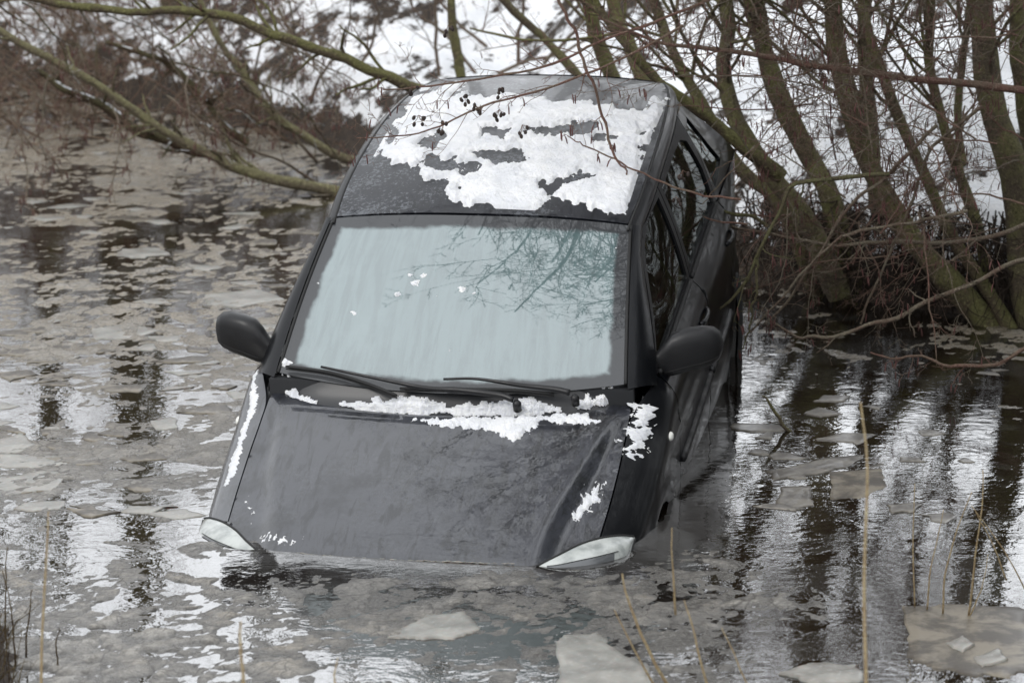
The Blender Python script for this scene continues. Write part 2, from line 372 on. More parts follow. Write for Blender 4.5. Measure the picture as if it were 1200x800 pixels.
tag(grid_mesh('ground', xs, ys, lambda x, y: ground_h(x, y)[0], GM), 'snow patched earth bank rising behind the water', 'ground', kind='structure')

# ------------------------------------------------------------------ water, slush
WM = mat('dark_brown_water', (.008, .005, .003), .02, 0, IOR=2.8); b = NB(WM); co = b.coord('Object', (1, 1, 1))
rp = b.coord('Object', (2.2, 3.4, 1)); r1 = b.noise(rp, 2.2, 3, .5, .3); r2 = b.noise(rp, 8, 3, .55); r3 = b.noise(co, 30, 2)
film = b.ramp(b.math('ADD', b.noise(co, 1.9, 5, .65, .5), b.math('MULTIPLY', b.noise(co, 9, 4, .7), .25)), .60, .70)
b.set('Base Color', b.mix(film, (.007, .0045, .0025), (.026, .024, .021)))
b.set('Roughness', b.math('ADD', .012, b.math('MULTIPLY', film, .03)))
b.set('Normal', b.bump(b.math('ADD', b.math('ADD', b.math('MULTIPLY', r1, 1.0), b.math('MULTIPLY', r2, .5)), b.math('ADD', b.math('MULTIPLY', r3, .14), b.math('MULTIPLY', film, .25))), .5, .0030))
tag(mesh('water', [(-80, 4, 0), (80, 4, 0), (80, 34, 0), (-80, 34, 0)], [(0, 1, 2, 3)], WM), 'dark half frozen water of the canal', 'water', kind='structure')

CARM = None
CAR_ROT = (rad(.6), rad(9.2), rad(-100.5)); CAR_T = np.array([-.246, 12.011, -.568])
def Rm(r):
    a, bb, c = r; ca, sa, cb, sb, cx, sx = math.cos(c), math.sin(c), math.cos(bb), math.sin(bb), math.cos(a), math.sin(a)
    return np.array([[ca, -sa, 0], [sa, ca, 0], [0, 0, 1]]) @ np.array([[cb, 0, sb], [0, 1, 0], [-sb, 0, cb]]) @ np.array([[1, 0, 0], [0, cx, -sx], [0, sx, cx]])
CM = Rm(CAR_ROT)
def car2w(p): return np.asarray(p) @ CM.T + CAR_T
def w2car(p): return (np.asarray(p) - CAR_T) @ CM
car_foot = [tuple(car2w(np.array([x, y, .5]))[:2]) for x, y in [(.62, -.5), (.74, 0), (.62, .5), (.4, .76), (0, .80), (-3, .76), (-3, -.76), (0, -.80), (.4, -.76)]]

def slush_h(x, y):
    P = np.stack([x, y], -1)
    # where the broken ice is thick: the left side and the near edge; the right is mostly open
    wx = x + .35 * (fbm(x * 1.2, y * 1.2, 3, 21) - .5); wy = y + .5 * (fbm(x * 1.1 + 5, y * 1.1, 3, 22) - .5)
    left = sstep(.1, -.9, wx - .09 * (12 - wy))
    left = left * (1 - .38 * sstep(12.3, 11.2, wy + .8 * (fbm(x * .7, y * .7, 3, 55) - .5)))
    front = sstep(11.4, 10.95, wy) * sstep(1.35, .55, wx)
    corner = sstep(11.0, 10.55, wy) * sstep(1.0, 1.5, wx) * .6
    skim = sstep(11.9, 13.2, wy) * sstep(.8, 1.2, wx) * (.55 + .3 * fbm(x * 1.5, y * 1.5, 3, 61))
    dens = np.maximum(np.maximum(np.maximum(left, front), corner), skim)
    d1, e1, r1, dx, dy = voro(wx * 2.6, wy * 2.6, 5); d2, e2, r2, dx2, dy2 = voro(wx * 7 + 3, wy * 7, 6); d3, e3, r3, dx3, dy3 = voro(wx * 19, wy * 19 + 2, 8)
    big = (r1 - .5) * .008 + (dx * (r2 * 0 + np.sin(r1 * 40)) + dy * np.cos(r1 * 57)) * .006 - .006 * (1 - sstep(0, .10, e1))
    med = (r2 - .5) * .012 + (dx2 * np.sin(r2 * 60) + dy2 * np.cos(r2 * 77)) * .010 - .006 * (1 - sstep(0, .14, e2))
    sml = (r3 - .5) * .013 - .004 * (1 - sstep(0, .2, e3))
    mixn = fbm(x * .8, y * .8, 4, 30); k = sstep(.40, .6, mixn)
    h = big * (1 - .6 * k) + med * (.35 + .65 * k) + sml * (.4 + .6 * k) + (fbm(x * 26, y * 26, 4, 31, .7) - .5) * .016
    h = h + (fbm(x * .55, y * .9, 4, 33) - .5) * .020 + .0040
    h = h - .0010 * left
    h = h - (1 - dens) * .024 * (1 - .25 * fbm(x * 2, y * 2, 3, 35))
    h = h - .03 * sstep(.0, .35, sdf(P, car_foot) + .02)
    return np.clip(h, -.03, .035) * .72
SL = mat('grey_brown_slush_ice', (.3, .3, .3), .3, 0, Coat_Weight=.45, Coat_Roughness=.08, Coat_IOR=1.5, Specular_IOR_Level=.25); b = NB(SL); co = b.coord('Object')
n1 = b.noise(co, .9, 5, .6); n2 = b.noise(co, 5, 6, .7, .5); n3 = b.noise(co, 34, 5, .75); g = b.n('NewGeometry'); po = b.n('SeparateXYZ'); b.l(g.outputs['Position'], po.inputs[0])
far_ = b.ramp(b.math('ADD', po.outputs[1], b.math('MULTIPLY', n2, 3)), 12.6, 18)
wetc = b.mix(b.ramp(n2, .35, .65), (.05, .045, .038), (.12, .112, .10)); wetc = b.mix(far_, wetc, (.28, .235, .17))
dryc = b.mix(b.ramp(n3, .3, .7), (.12, .112, .098), (.29, .28, .255)); dryc = b.mix(b.math('MULTIPLY', b.ramp(n1, .45, .65), .5), dryc, (.32, .26, .175))
wv = b.n('VectorMath', operation='MULTIPLY_ADD'); nv = b.n('TexNoise'); nv.inputs['Scale'].default_value = 6; nv.inputs['Detail'].default_value = 5; b.l(co, nv.inputs['Vector']); b.l(nv.outputs['Color'], wv.inputs[0]); wv.inputs[1].default_value = (.16, .16, .16); b.l(co, wv.inputs[2])
ck = b.ramp(b.voro(wv.outputs[0], 6.5, 'DISTANCE_TO_EDGE'), .0, .035, 1, 0); ck2 = b.ramp(b.voro(wv.outputs[0], 21, 'DISTANCE_TO_EDGE'), .0, .07, 1, 0); gr = b.ramp(b.noise(co, 75, 4, .8), .42, .62)
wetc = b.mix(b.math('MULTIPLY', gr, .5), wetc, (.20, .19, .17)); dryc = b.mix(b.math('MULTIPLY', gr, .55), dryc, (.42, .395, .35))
crk = b.math('MULTIPLY', b.math('MAXIMUM', ck, b.math('MULTIPLY', ck2, .6)), b.ramp(n2, .38, .5))
wetc = b.mix(b.math('MULTIPLY', crk, .85), wetc, (.02, .016, .011)); dryc = b.mix(b.math('MULTIPLY', crk, .8), dryc, (.045, .036, .027))
hh = b.ramp(b.math('ADD', po.outputs[2], b.math('MULTIPLY', b.math('SUBTRACT', n2, .5), .022)), .001, .013)
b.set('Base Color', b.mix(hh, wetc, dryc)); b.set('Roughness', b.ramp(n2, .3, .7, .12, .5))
bn = b.bump(b.math('ADD', b.math('MULTIPLY', n3, 1.0), n2), .9, .015); b.set('Normal', bn)
b.set('Coat Normal', b.bump(b.math('ADD', b.noise(b.coord('Object', (1, 1.8, 1)), 22, 5, .65), b.math('MULTIPLY', n3, .5)), .7, .012))
X, Y = np.meshgrid(np.arange(-4.6, 3.6, .014), np.concatenate([np.arange(9.3, 14, .019), np.arange(14, 24.2, .032)]))
Z = slush_h(X, Y); ny, nx = X.shape
i = np.arange(ny - 1)[:, None] * nx + np.arange(nx - 1)[None]
F = np.stack([i, i + 1, i + nx + 1, i + nx], -1).reshape(-1, 4)
zf = Z.ravel(); keep = (zf[F].max(1) > -.002)
ins = sdf(np.stack([X, Y], -1).reshape(-1, 2), water_poly) > -.15; keep &= ins[F].any(1)
F = F[keep]; u, inv = np.unique(F, return_inverse=True)
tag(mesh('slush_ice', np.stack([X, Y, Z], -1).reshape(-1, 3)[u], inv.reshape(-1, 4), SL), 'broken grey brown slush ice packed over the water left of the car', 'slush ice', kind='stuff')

# ---- separate ice floes
FL = mat('pale_floe_ice', (.4, .4, .38), .35, 0, Coat_Weight=.35, Coat_Roughness=.2, Subsurface_Weight=.2, Subsurface_Scale=.02); b = NB(FL); co = b.coord('Object')
n1 = b.noise(co, 6, 6, .65); n2 = b.noise(co, 45, 4, .7)
c = b.mix(b.ramp(n1, .35, .65), (.14, .132, .112), (.29, .28, .25)); c = b.mix(b.math('MULTIPLY', b.ramp(n2, .55, .7), .3), c, (.46, .46, .44))
b.set('Base Color', c); b.set('Normal', b.bump(b.math('ADD', n1, b.math('MULTIPLY', n2, .4)), .4, .01)); b.set('Roughness', b.ramp(n1, .3, .7, .25, .6))
FLB = mat('brown_floe_ice', (.3, .25, .18), .5, 0, Coat_Weight=.25, Coat_Roughness=.2); b = NB(FLB); co = b.coord('Object')
n1 = b.noise(co, 5, 6, .65, .4); n2 = b.noise(co, 40, 4, .7)
b.set('Base Color', b.mix(b.ramp(n1, .42, .58), (.04, .03, .018), (.17, .145, .105))); b.set('Normal', b.bump(b.math('ADD', b.math('MULTIPLY', n1, .3), b.math('MULTIPLY', n2, .5)), .3, .006))
FLW = mat('wet_grey_floe_ice', (.15, .14, .12), .4, 0, Coat_Weight=.4, Coat_Roughness=.12, Coat_IOR=1.5); b = NB(FLW); co = b.coord('Object')
n1 = b.noise(co, 8, 6, .65, .4); b.set('Base Color', b.mix(b.ramp(n1, .38, .62), (.06, .052, .042), (.17, .155, .13))); b.set('Normal', b.bump(n1, .2, .005))
def floe(poly, th, m, label, group=None, z=None, seed=0):
    """poly in world xy; a slab with an uneven broken rim floating with most of it under water"""
    z = -.42 * th if z is None else z
    P = np.array(poly, float); c = P.mean(0); r = np.random.default_rng(seed)
    n = 10 * len(P); Q = []
    for k in range(len(P)):
        a, b_ = P[k], P[(k + 1) % len(P)]
        for t in np.linspace(0, 1, 10, endpoint=False): Q.append(a + (b_ - a) * t)
    Q = np.array(Q); L = np.linalg.norm(P.max(0) - P.min(0))
    ang = np.arange(n) * 2 * math.pi / n; jig = sum(r.normal() * np.sin(ang * f + r.uniform(0, 6)) / f for f in (2, 3, 5, 8, 13, 21, 31)) * .15 + r.normal(0, .026, n)
    Q = c + (Q - c) * (1 + jig[:, None])
    tx, ty = r.normal(0, .004, 2); V = []; F = []
    rings = [(1.0, -.6 * th), (1.015, .0), (1.0, .55 * th), (.965, .95 * th), (.80, 1.02 * th), (.5, 1.0 * th), (.2, 1.0 * th)]
    for s, zz in rings:
        R_ = (Q - c) * s; zn = (fbm((R_[:, 0] + c[0]) * 12, (R_[:, 1] + c[1]) * 12, 3, seed % 50) - .5) * th * .35 * (zz > .1 * th)
        V += [(x, y, zz + z + zo + tx * x + ty * y) for (x, y), zo in zip(R_, zn)]
    for k in range(len(rings) - 1):
        for j in range(n): F.append((k * n + j, k * n + (j + 1) % n, (k + 1) * n + (j + 1) % n, (k + 1) * n + j))
    V.append((0, 0, th + z)); F += [((len(rings) - 1) * n + j, (len(rings) - 1) * n + (j + 1) % n, len(V) - 1) for j in range(n)]
    V = np.array(V)
    if np.cross(P[1] - P[0], P[2] - P[1]) < 0: F = [f[::-1] for f in F]
    o = mesh('ice_floe', V, F, m, loc=(c[0], c[1], 0)); return tag(o, label, 'ice floe', group)
def wp(pts): return [tuple(onwater(u, v)[:2]) for u, v in pts]
big = [
 ([(455, 748), (500, 722), (548, 715), (562, 738), (530, 748), (490, 750)], .014, FL, 'pale pointed ice floe below the middle of the bonnet'),
 ([(650, 800), (655, 750), (700, 748), (765, 782), (762, 815), (700, 830)], .016, FL, 'large pale ice floe at the bottom edge, left of the bent dry stalks'),
 ([(660, 745), (700, 742), (712, 752), (690, 765), (655, 762)], .012, FL, 'small pale ice plate just above the large bottom floe'),
 ([(1062, 716), (1120, 708), (1215, 710), (1215, 775), (1180, 792), (1090, 788), (1065, 770)], .012, FLB, 'wide brown grey ice plate in the lower right corner'),
 ([(1108, 756), (1128, 748), (1142, 758), (1128, 766)], .03, FL, 'small raised lump of ice on the wide corner plate'),
 ([(1140, 772), (1170, 762), (1182, 775), (1150, 784)], .026, FL, 'flat pale lump of ice near the far end of the corner plate'),
 ([(916, 572), (950, 570), (954, 592), (925, 598), (908, 588)], .012, FLW, 'small pale square floe right of the submerged wheel'),
 ([(860, 496), (915, 498), (922, 505), (880, 507), (855, 503)], .010, FLW, 'thin narrow floe by the car door on the right'),
 ([(900, 552), (945, 540), (1000, 536), (1002, 548), (955, 556), (915, 560)], .010, FLW, 'long thin grey floe in the open water on the right'),
 ([(970, 552), (1030, 550), (1040, 570), (1015, 582), (975, 584)], .006, FLB, 'brown tinted ice plate behind the tall blurred reed'),
 ([(-10, 562), (45, 552), (85, 556), (60, 575), (10, 582)], .012, FL, 'broad pale floe at the left edge beside the slush'),
 ([(0, 515), (25, 508), (42, 522), (20, 532), (-5, 532)], .012, FL, 'rounded grey floe at the left edge above the broad one'),
 ([(175, 602), (215, 596), (240, 604), (205, 610)], .008, FL, 'small thin floe left of the headlight in the slush'),
 ([(920, 790), (960, 776), (1005, 780), (1010, 798), (960, 806)], .02, FL, 'grey upturned floe at the bottom right of the bent stalks'),
 ([(105, 385), (150, 380), (185, 388), (160, 398), (110, 397)], .012, FL, 'flat floe under the left wing mirror, out in the slush'),
 ([(240, 345), (300, 338), (330, 352), (280, 362), (245, 358)], .014, FL, 'beige floe just behind the left wing mirror'),
]
for k, (p, th, m, lb) in enumerate(big): floe(wp(p), th * .7, m, lb, seed=100 + k)
rr = np.random.default_rng(5); nfl = 0; spots = []
while nfl < 150:
    v = 175 + 430 * rr.random() ** 1.1; u = rr.uniform(-30, 400)
    if rr.random() < .35: u = rr.uniform(860, 1230); v = rr.uniform(430, 620)
    p = onwater(u, v)[:2]
    if sdf(np.array([p]), water_poly)[0] < .25 or sdf(np.array([p]), car_foot)[0] > -.25: continue
    if u > 800 and rr.random() < .8: continue
    if any((p[0] - q[0]) ** 2 + (p[1] - q[1]) ** 2 < (s * .8) ** 2 for q, s in spots): continue
    s = min(rr.lognormal(-2.75, .4), .15); spots.append((p, s)); n = rr.integers(5, 8)
    a = np.sort(rr.uniform(0, 2 * math.pi, n) * .3 + np.arange(n) * 2 * math.pi / n)
    R_ = s * rr.uniform(.6, 1.15, n); q = [(p[0] + math.cos(t) * r_ * 1.25, p[1] + math.sin(t) * r_) for t, r_ in zip(a, R_)]
    lf = u < 600; floe(q, rr.uniform(.004, .009), (FL if rr.random() < .45 else FLB) if u < 600 else FLW,
        'small flat broken ice floe lying in the slush left of the car' if lf else 'thin small ice floe drifting on the open water right of the car',
        'ice floes in the slush left of the car' if lf else 'ice floes on the open water right of the car', seed=300 + nfl)
    nfl += 1

# ------------------------------------------------------------------ CAR (local: x forward, y to its left, z up)
car = empty('car', CAR_T, CAR_ROT)
tag(car, 'dark grey hatchback sunk nose first in icy water, snow on its roof', 'car')
def zc_roof(x): return ip(x, [-2.75, -2.6, -2.3, -1.8, -1.35, -.98, -.9], [1.385, 1.425, 1.462, 1.468, 1.435, 1.378, 1.362])
def yr_roof(x): return ip(x, [-2.7, -2.45, -2.1, -1.6, -1.2, -.98], [.475, .535, .575, .595, .595, .583])
def roof_z(x, y): return zc_roof(x) - .036 * (np.abs(y) / .58) ** 2.4
def zc_hood(x): return ip(x, [-.35, -.1, .22, .52, .66, .74, .80], [.915, .884, .828, .757, .717, .688, .64])
def yc(x): return ip(x, [-.4, -.29, -.09, .245, .51, .72, .8], [.665, .658, .622, .556, .495, .475, .47])
def ys(x): return ip(x, [-.45, -.3, -.1, .1, .3, .52, .7], [.735, .705, .70, .70, .695, .685, .68])
def zs(x): return ip(x, [-.6, -.41, -.19, 0, .22, .52, .75], [.950, .935, .872, .818, .757, .684, .638])
def hood_z(x, y):
    x = np.asarray(x, float); ay = np.abs(y); c = yc(x); s_ = ys(x); z0 = zc_hood(x); zk = z0 - .010 * (ay / c) ** 2
    zcr = z0 - .010; zsh = np.minimum(zs(x), zcr - .002); d = .046 * sstep(-.26, .15, x)
    t = np.clip((ay - c) / np.maximum(s_ - c, 1e-3), 0, 1.3); band = sstep(-.03, .38, t)
    zf = zcr - np.minimum(d, (zcr - zsh) * .82) * band + 0; zf = zf + (zsh - (zcr - np.minimum(d, (zcr - zsh) * .82))) * sstep(.2, 1.15, t)
    return np.where(ay < c, zk, zf)
def ymax(x): return ip(x, [-3.1, -2.8, -2.2, -1.2, -.4, .1, .42, .62], [.70, .775, .83, .84, .838, .830, .802, .74])
def belt_z(x): return ip(x, [-3.1, -2.4, -1.4, -.45], [1.0, .995, .965, .935])
def side_top(x): return np.where(x < -.42, belt_z(x), zs(x))
def side_y(x, z):
    x = np.asarray(x, float); zt = side_top(x); k = sstep(-.5, -.15, x); ytop = .772 * (1 - k) + ys(x) * k
    hgt = .13 + .02 * k; t = np.clip((z - (zt - hgt)) / hgt, 0, 1.1); y = ymax(x) - (ymax(x) - ytop) * t ** 2.3
    y = y - .035 * sstep(.45, .15, z) + .006 * np.exp(-((z - .72) / .02) ** 2) * (1 - k)
    # flared lip round the wheel arches
    for ax in (0, -2.42):
        r_ = np.hypot(x - ax, z - .30); y = y + .014 * np.exp(-((r_ - .335) / .03) ** 2)
    return y
def gh_top(x): return zc_roof(x) - .080
def gh_y(x, z):
    zb = belt_z(x); t = np.clip((z - zb) / np.maximum(gh_top(x) - zb, .05), -.1, 1.05); top = yr_roof(x) + .045
    return .772 - .004 + (top - .768) * (.62 * t + .38 * t ** 2)

def panel(name, outline, fn, m, parent=None, holes=(), sp=.03, flange=.014, mirror=False, uvf=None, inward=None):
    out = np.array(outline, float); pts = []; edges = []
    def ring(p):
        p = np.array(p, float); q = []
        for k in range(len(p)):
            a, b_ = p[k], p[(k + 1) % len(p)]; n = max(1, int(math.ceil(np.linalg.norm(b_ - a) / sp)))
            q += [a + (b_ - a) * t for t in np.arange(n) / n]
        s0 = len(pts); pts.extend(q); n = len(q); edges.extend([(s0 + k, s0 + (k + 1) % n) for k in range(n)])
    ring(out)
    for h in holes: ring(h)
    nb = len(pts)
    gx = np.arange(out[:, 0].min(), out[:, 0].max(), sp); gy = np.arange(out[:, 1].min(), out[:, 1].max(), sp)
    G = np.stack(np.meshgrid(gx, gy), -1).reshape(-1, 2); ok = inpoly(G, out) & (segd(G, out) > sp * .4)
    for h in holes: ok &= ~inpoly(G, h) & (segd(G, h) > sp * .4)
    allp = [Vector(p) for p in pts] + [Vector(p) for p in G[ok]]
    v, e, f, *_ = delaunay_2d_cdt(allp, edges, [], 0, 1e-6)
    v = np.array([tuple(p) for p in v]); f = np.array([t for t in f if len(t) == 3])
    c = v[f].mean(1); k = inpoly(c, out)
    for h in holes: k &= ~inpoly(c, h)
    f = f[k]; P3 = np.array(fn(v[:, 0], v[:, 1])).T if not callable(getattr(fn, 'vec', None)) else fn.vec(v)
    # orient outward (away from the cabin middle)
    nrm = np.cross(P3[f[:, 1]] - P3[f[:, 0]], P3[f[:, 2]] - P3[f[:, 0]]); ctr = np.array([-1.0, 0, .6]); 
    if ((P3[f].mean(1) - ctr) * nrm).sum() < 0: f = f[:, ::-1]; nrm = -nrm
    vn = np.zeros_like(P3); [np.add.at(vn, f[:, j], nrm) for j in range(3)]; vn /= np.linalg.norm(vn, axis=1, keepdims=True) + 1e-12
    F = f.tolist(); V = P3
    if flange:
        cnt = {}
        for t in f:
            for a, b_ in ((t[0], t[1]), (t[1], t[2]), (t[2], t[0])): cnt[(a, b_)] = 1
        be = [(a, b_) for (a, b_) in cnt if (b_, a) not in cnt]; bv = sorted({a for q in be for a in q}); mp = {a: len(P3) * 1 + len(bv) + j for j, a in enumerate(bv)}
        mo = {a: len(P3) + j for j, a in enumerate(bv)}
        V = np.concatenate([P3, P3[bv], P3[bv] - vn[bv] * flange]); F += [(int(b_), int(a), 0, 0) for a, b_ in []]
        for a, b_ in be: F.append((mo[b_], mo[a], mp[a], mp[b_]))
    uv = None
    if uvf is not None:
        uv = uvf(v[:, 0], v[:, 1]); uv = np.concatenate([uv, np.zeros((len(V) - len(uv), 2))])
    o = mesh(name, V, F, m, parent, uv=uv)
    if mirror:
        V2 = V * [1, -1, 1]; return o, mesh(name, V2, [t[::-1] for t in F], m, parent if not isinstance(mirror, bpy.types.Object) else mirror, uv=uv)
    return o
def arr(f): return f
top = lambda z: (lambda x, y: (x, y, z(x, y)))
# bonnet
hx = [-.2, 0, .2, .4, .52]
cowl_y = np.linspace(-.675, .675, 19); cowl_x = -.108 - .085 * (np.abs(cowl_y) / .57) ** 2.2 - .06 * sstep(.56, .675, np.abs(cowl_y))
cowl_line = list(zip(cowl_x, cowl_y))
rs = [(x, ys(x) - .004) for x in np.linspace(-.22, .52, 16)]
front = [(.56, .642), (.62, .59), (.675, .54), (.715, .50), (.735, .44), (.745, .35), (.752, .2), (.755, 0)]
half = [(x, y) for x, y in rs] + front
outl = [(x, float(y)) for x, y in cowl_line] + half + [(x, -y) for x, y in half[::-1][1:]]
bonnet = panel('bonnet', outl, top(hood_z), PAINT, car, sp=.018)
# scuttle panel between bonnet and screen
def ws_b(y): return -.205 - .075 * (np.abs(y) / .65) ** 2.2
def ws_bz(y): return .945 + .022 * (np.abs(y) / .65) ** 2
def ws_pt(u, s):
    """u -1..1 across, s 0..1 up"""
    wd = .665 + (.590 - .665) * s; y = u * wd; a = np.abs(u)
    xb = -.195 - .085 * a ** 2.2; zb = .940 + .026 * a ** 2; xt = -.925 - .062 * a ** 2; zt = roof_z(-.985 + 0 * u, .585 * u) - .004 + .0 * a
    xt = -.955 - .03 * a ** 2
    bul = .030 * np.sin(np.pi * s); x = xb + (xt - xb) * s + bul * .45; z = zb + (zt - zb) * s + bul * .85
    return x, y, z
V = []; F = []; yy = np.linspace(-1, 1, 41)
for j, t in enumerate(np.linspace(0, 1, 5)):
    x1 = np.interp(yy * .675, cowl_y, cowl_x) - .006; x0, _, z0 = ws_pt(yy, .03 + 0 * yy)
    z1 = hood_z(x1, yy * .675) - .012; x = x1 + (x0 - x1) * t; z = z1 + (z0 + .0 - z1) * t - .018 * np.sin(np.pi * t) - .004
    V += list(zip(x, yy * (.675 - .012 * t), z))
for j in range(4):
    for k in range(40): F.append((j * 41 + k, j * 41 + k + 1, (j + 1) * 41 + k + 1, (j + 1) * 41 + k))
mesh('scuttle_panel', V, F, mat('wet_grey_plastic', (.02, .021, .023), .45, 0, Coat_Weight=.15, Coat_Roughness=.15), car)
# windscreen
g = np.linspace(-1, 1, 49); s_ = np.linspace(0, 1, 25); U, S = np.meshgrid(g, s_)
x, y, z = ws_pt(U, S); i = np.arange(24)[:, None] * 49 + np.arange(48)[None]
F = np.stack([i, i + 1, i + 50, i + 49], -1).reshape(-1, 4)[:, ::-1]
ws = mesh('windscreen', np.stack([x, y, z], -1), F.copy(), SCREEN, car, uv=np.stack([(U + 1) / 2, S], -1).reshape(-1, 2))
# rubber seal round the screen: two sides and top
for sg in (-1, 1):
    P = np.stack(ws_pt(sg * (1.008 + 0 * s_), s_), -1); MB().tube(P + [0, 0, -.001], .0075, 6).build('screen_seal', RUBBER, car)
# roof
xs_ = np.linspace(-2.66, -.992, 40); rf = [(float(x), float(yr_roof(x))) for x in xs_]
fe = [(-.992 + .016 * (1 - (y / .583) ** 2) , y) for y in np.linspace(.55, -.55, 15)]
re_ = [(-2.66 - .05 * (1 - (y / .48) ** 2), y) for y in np.linspace(-.44, .44, 13)]
roof = panel('roof', rf + fe + [(x, -y) for x, y in rf[::-1]] + re_, top(roof_z), PAINT_ROOF, car, sp=.03)
# roof drip strips and side rails
for sg in (-1, 1):
    xx = np.linspace(-2.66, -.95, 40); yr = yr_roof(xx)
    P = np.stack([xx, sg * (yr + .006), roof_z(xx, yr) - .004], -1); MB().tube(P, .006, 6).build('roof_strip', RUBBER, car)
    # cant rail
    V = []; n = 9
    for t in np.linspace(0, 1, n):
        y = yr + .011 + (.034) * t + .010 * np.sin(t * np.pi); z = roof_z(xx, yr) - .003 + (gh_top(xx) + .0 - roof_z(xx, yr) + .003) * t ** 1.5
        V += list(zip(xx, sg * y, z))
    F = [(a * 40 + b_, a * 40 + b_ + 1, (a + 1) * 40 + b_ + 1, (a + 1) * 40 + b_) for a in range(n - 1) for b_ in range(39)]
    if sg > 0: F = [f[::-1] for f in F]
    mesh('cant_rail', V, F, PAINT_SIDE, car)
    # windscreen pillar
    V = []; ts = np.linspace(-.03, 1.0, 26); nn = 7
    sx, sy, sz = ws_pt(1.0 + 0 * ts, ts)
    ox = -.40 + (-1.03 + .40) * ts + .02 * np.sin(np.pi * ts); oz = .935 + (gh_top(-1.03) - .935) * ts + .028 * np.sin(np.pi * ts)
    oy = gh_y(ox, oz) + .004
    for t in np.linspace(0, 1, nn):
        bul = .016 * np.sin(np.pi * t)
        V += list(zip(sx + .004 + (ox - sx) * t + bul * .3, sg * (sy + .014 + (oy - sy - .014) * t + bul * .7), sz + .004 + (oz - sz) * t + bul * .5))
    m_ = len(ts); F = [(a * m_ + b_, a * m_ + b_ + 1, (a + 1) * m_ + b_ + 1, (a + 1) * m_ + b_) for a in range(nn - 1) for b_ in range(m_ - 1)]
    if sg < 0: F = [f[::-1] for f in F]
    mesh('windscreen_pillar', V, F, PAINT_SIDE, car)
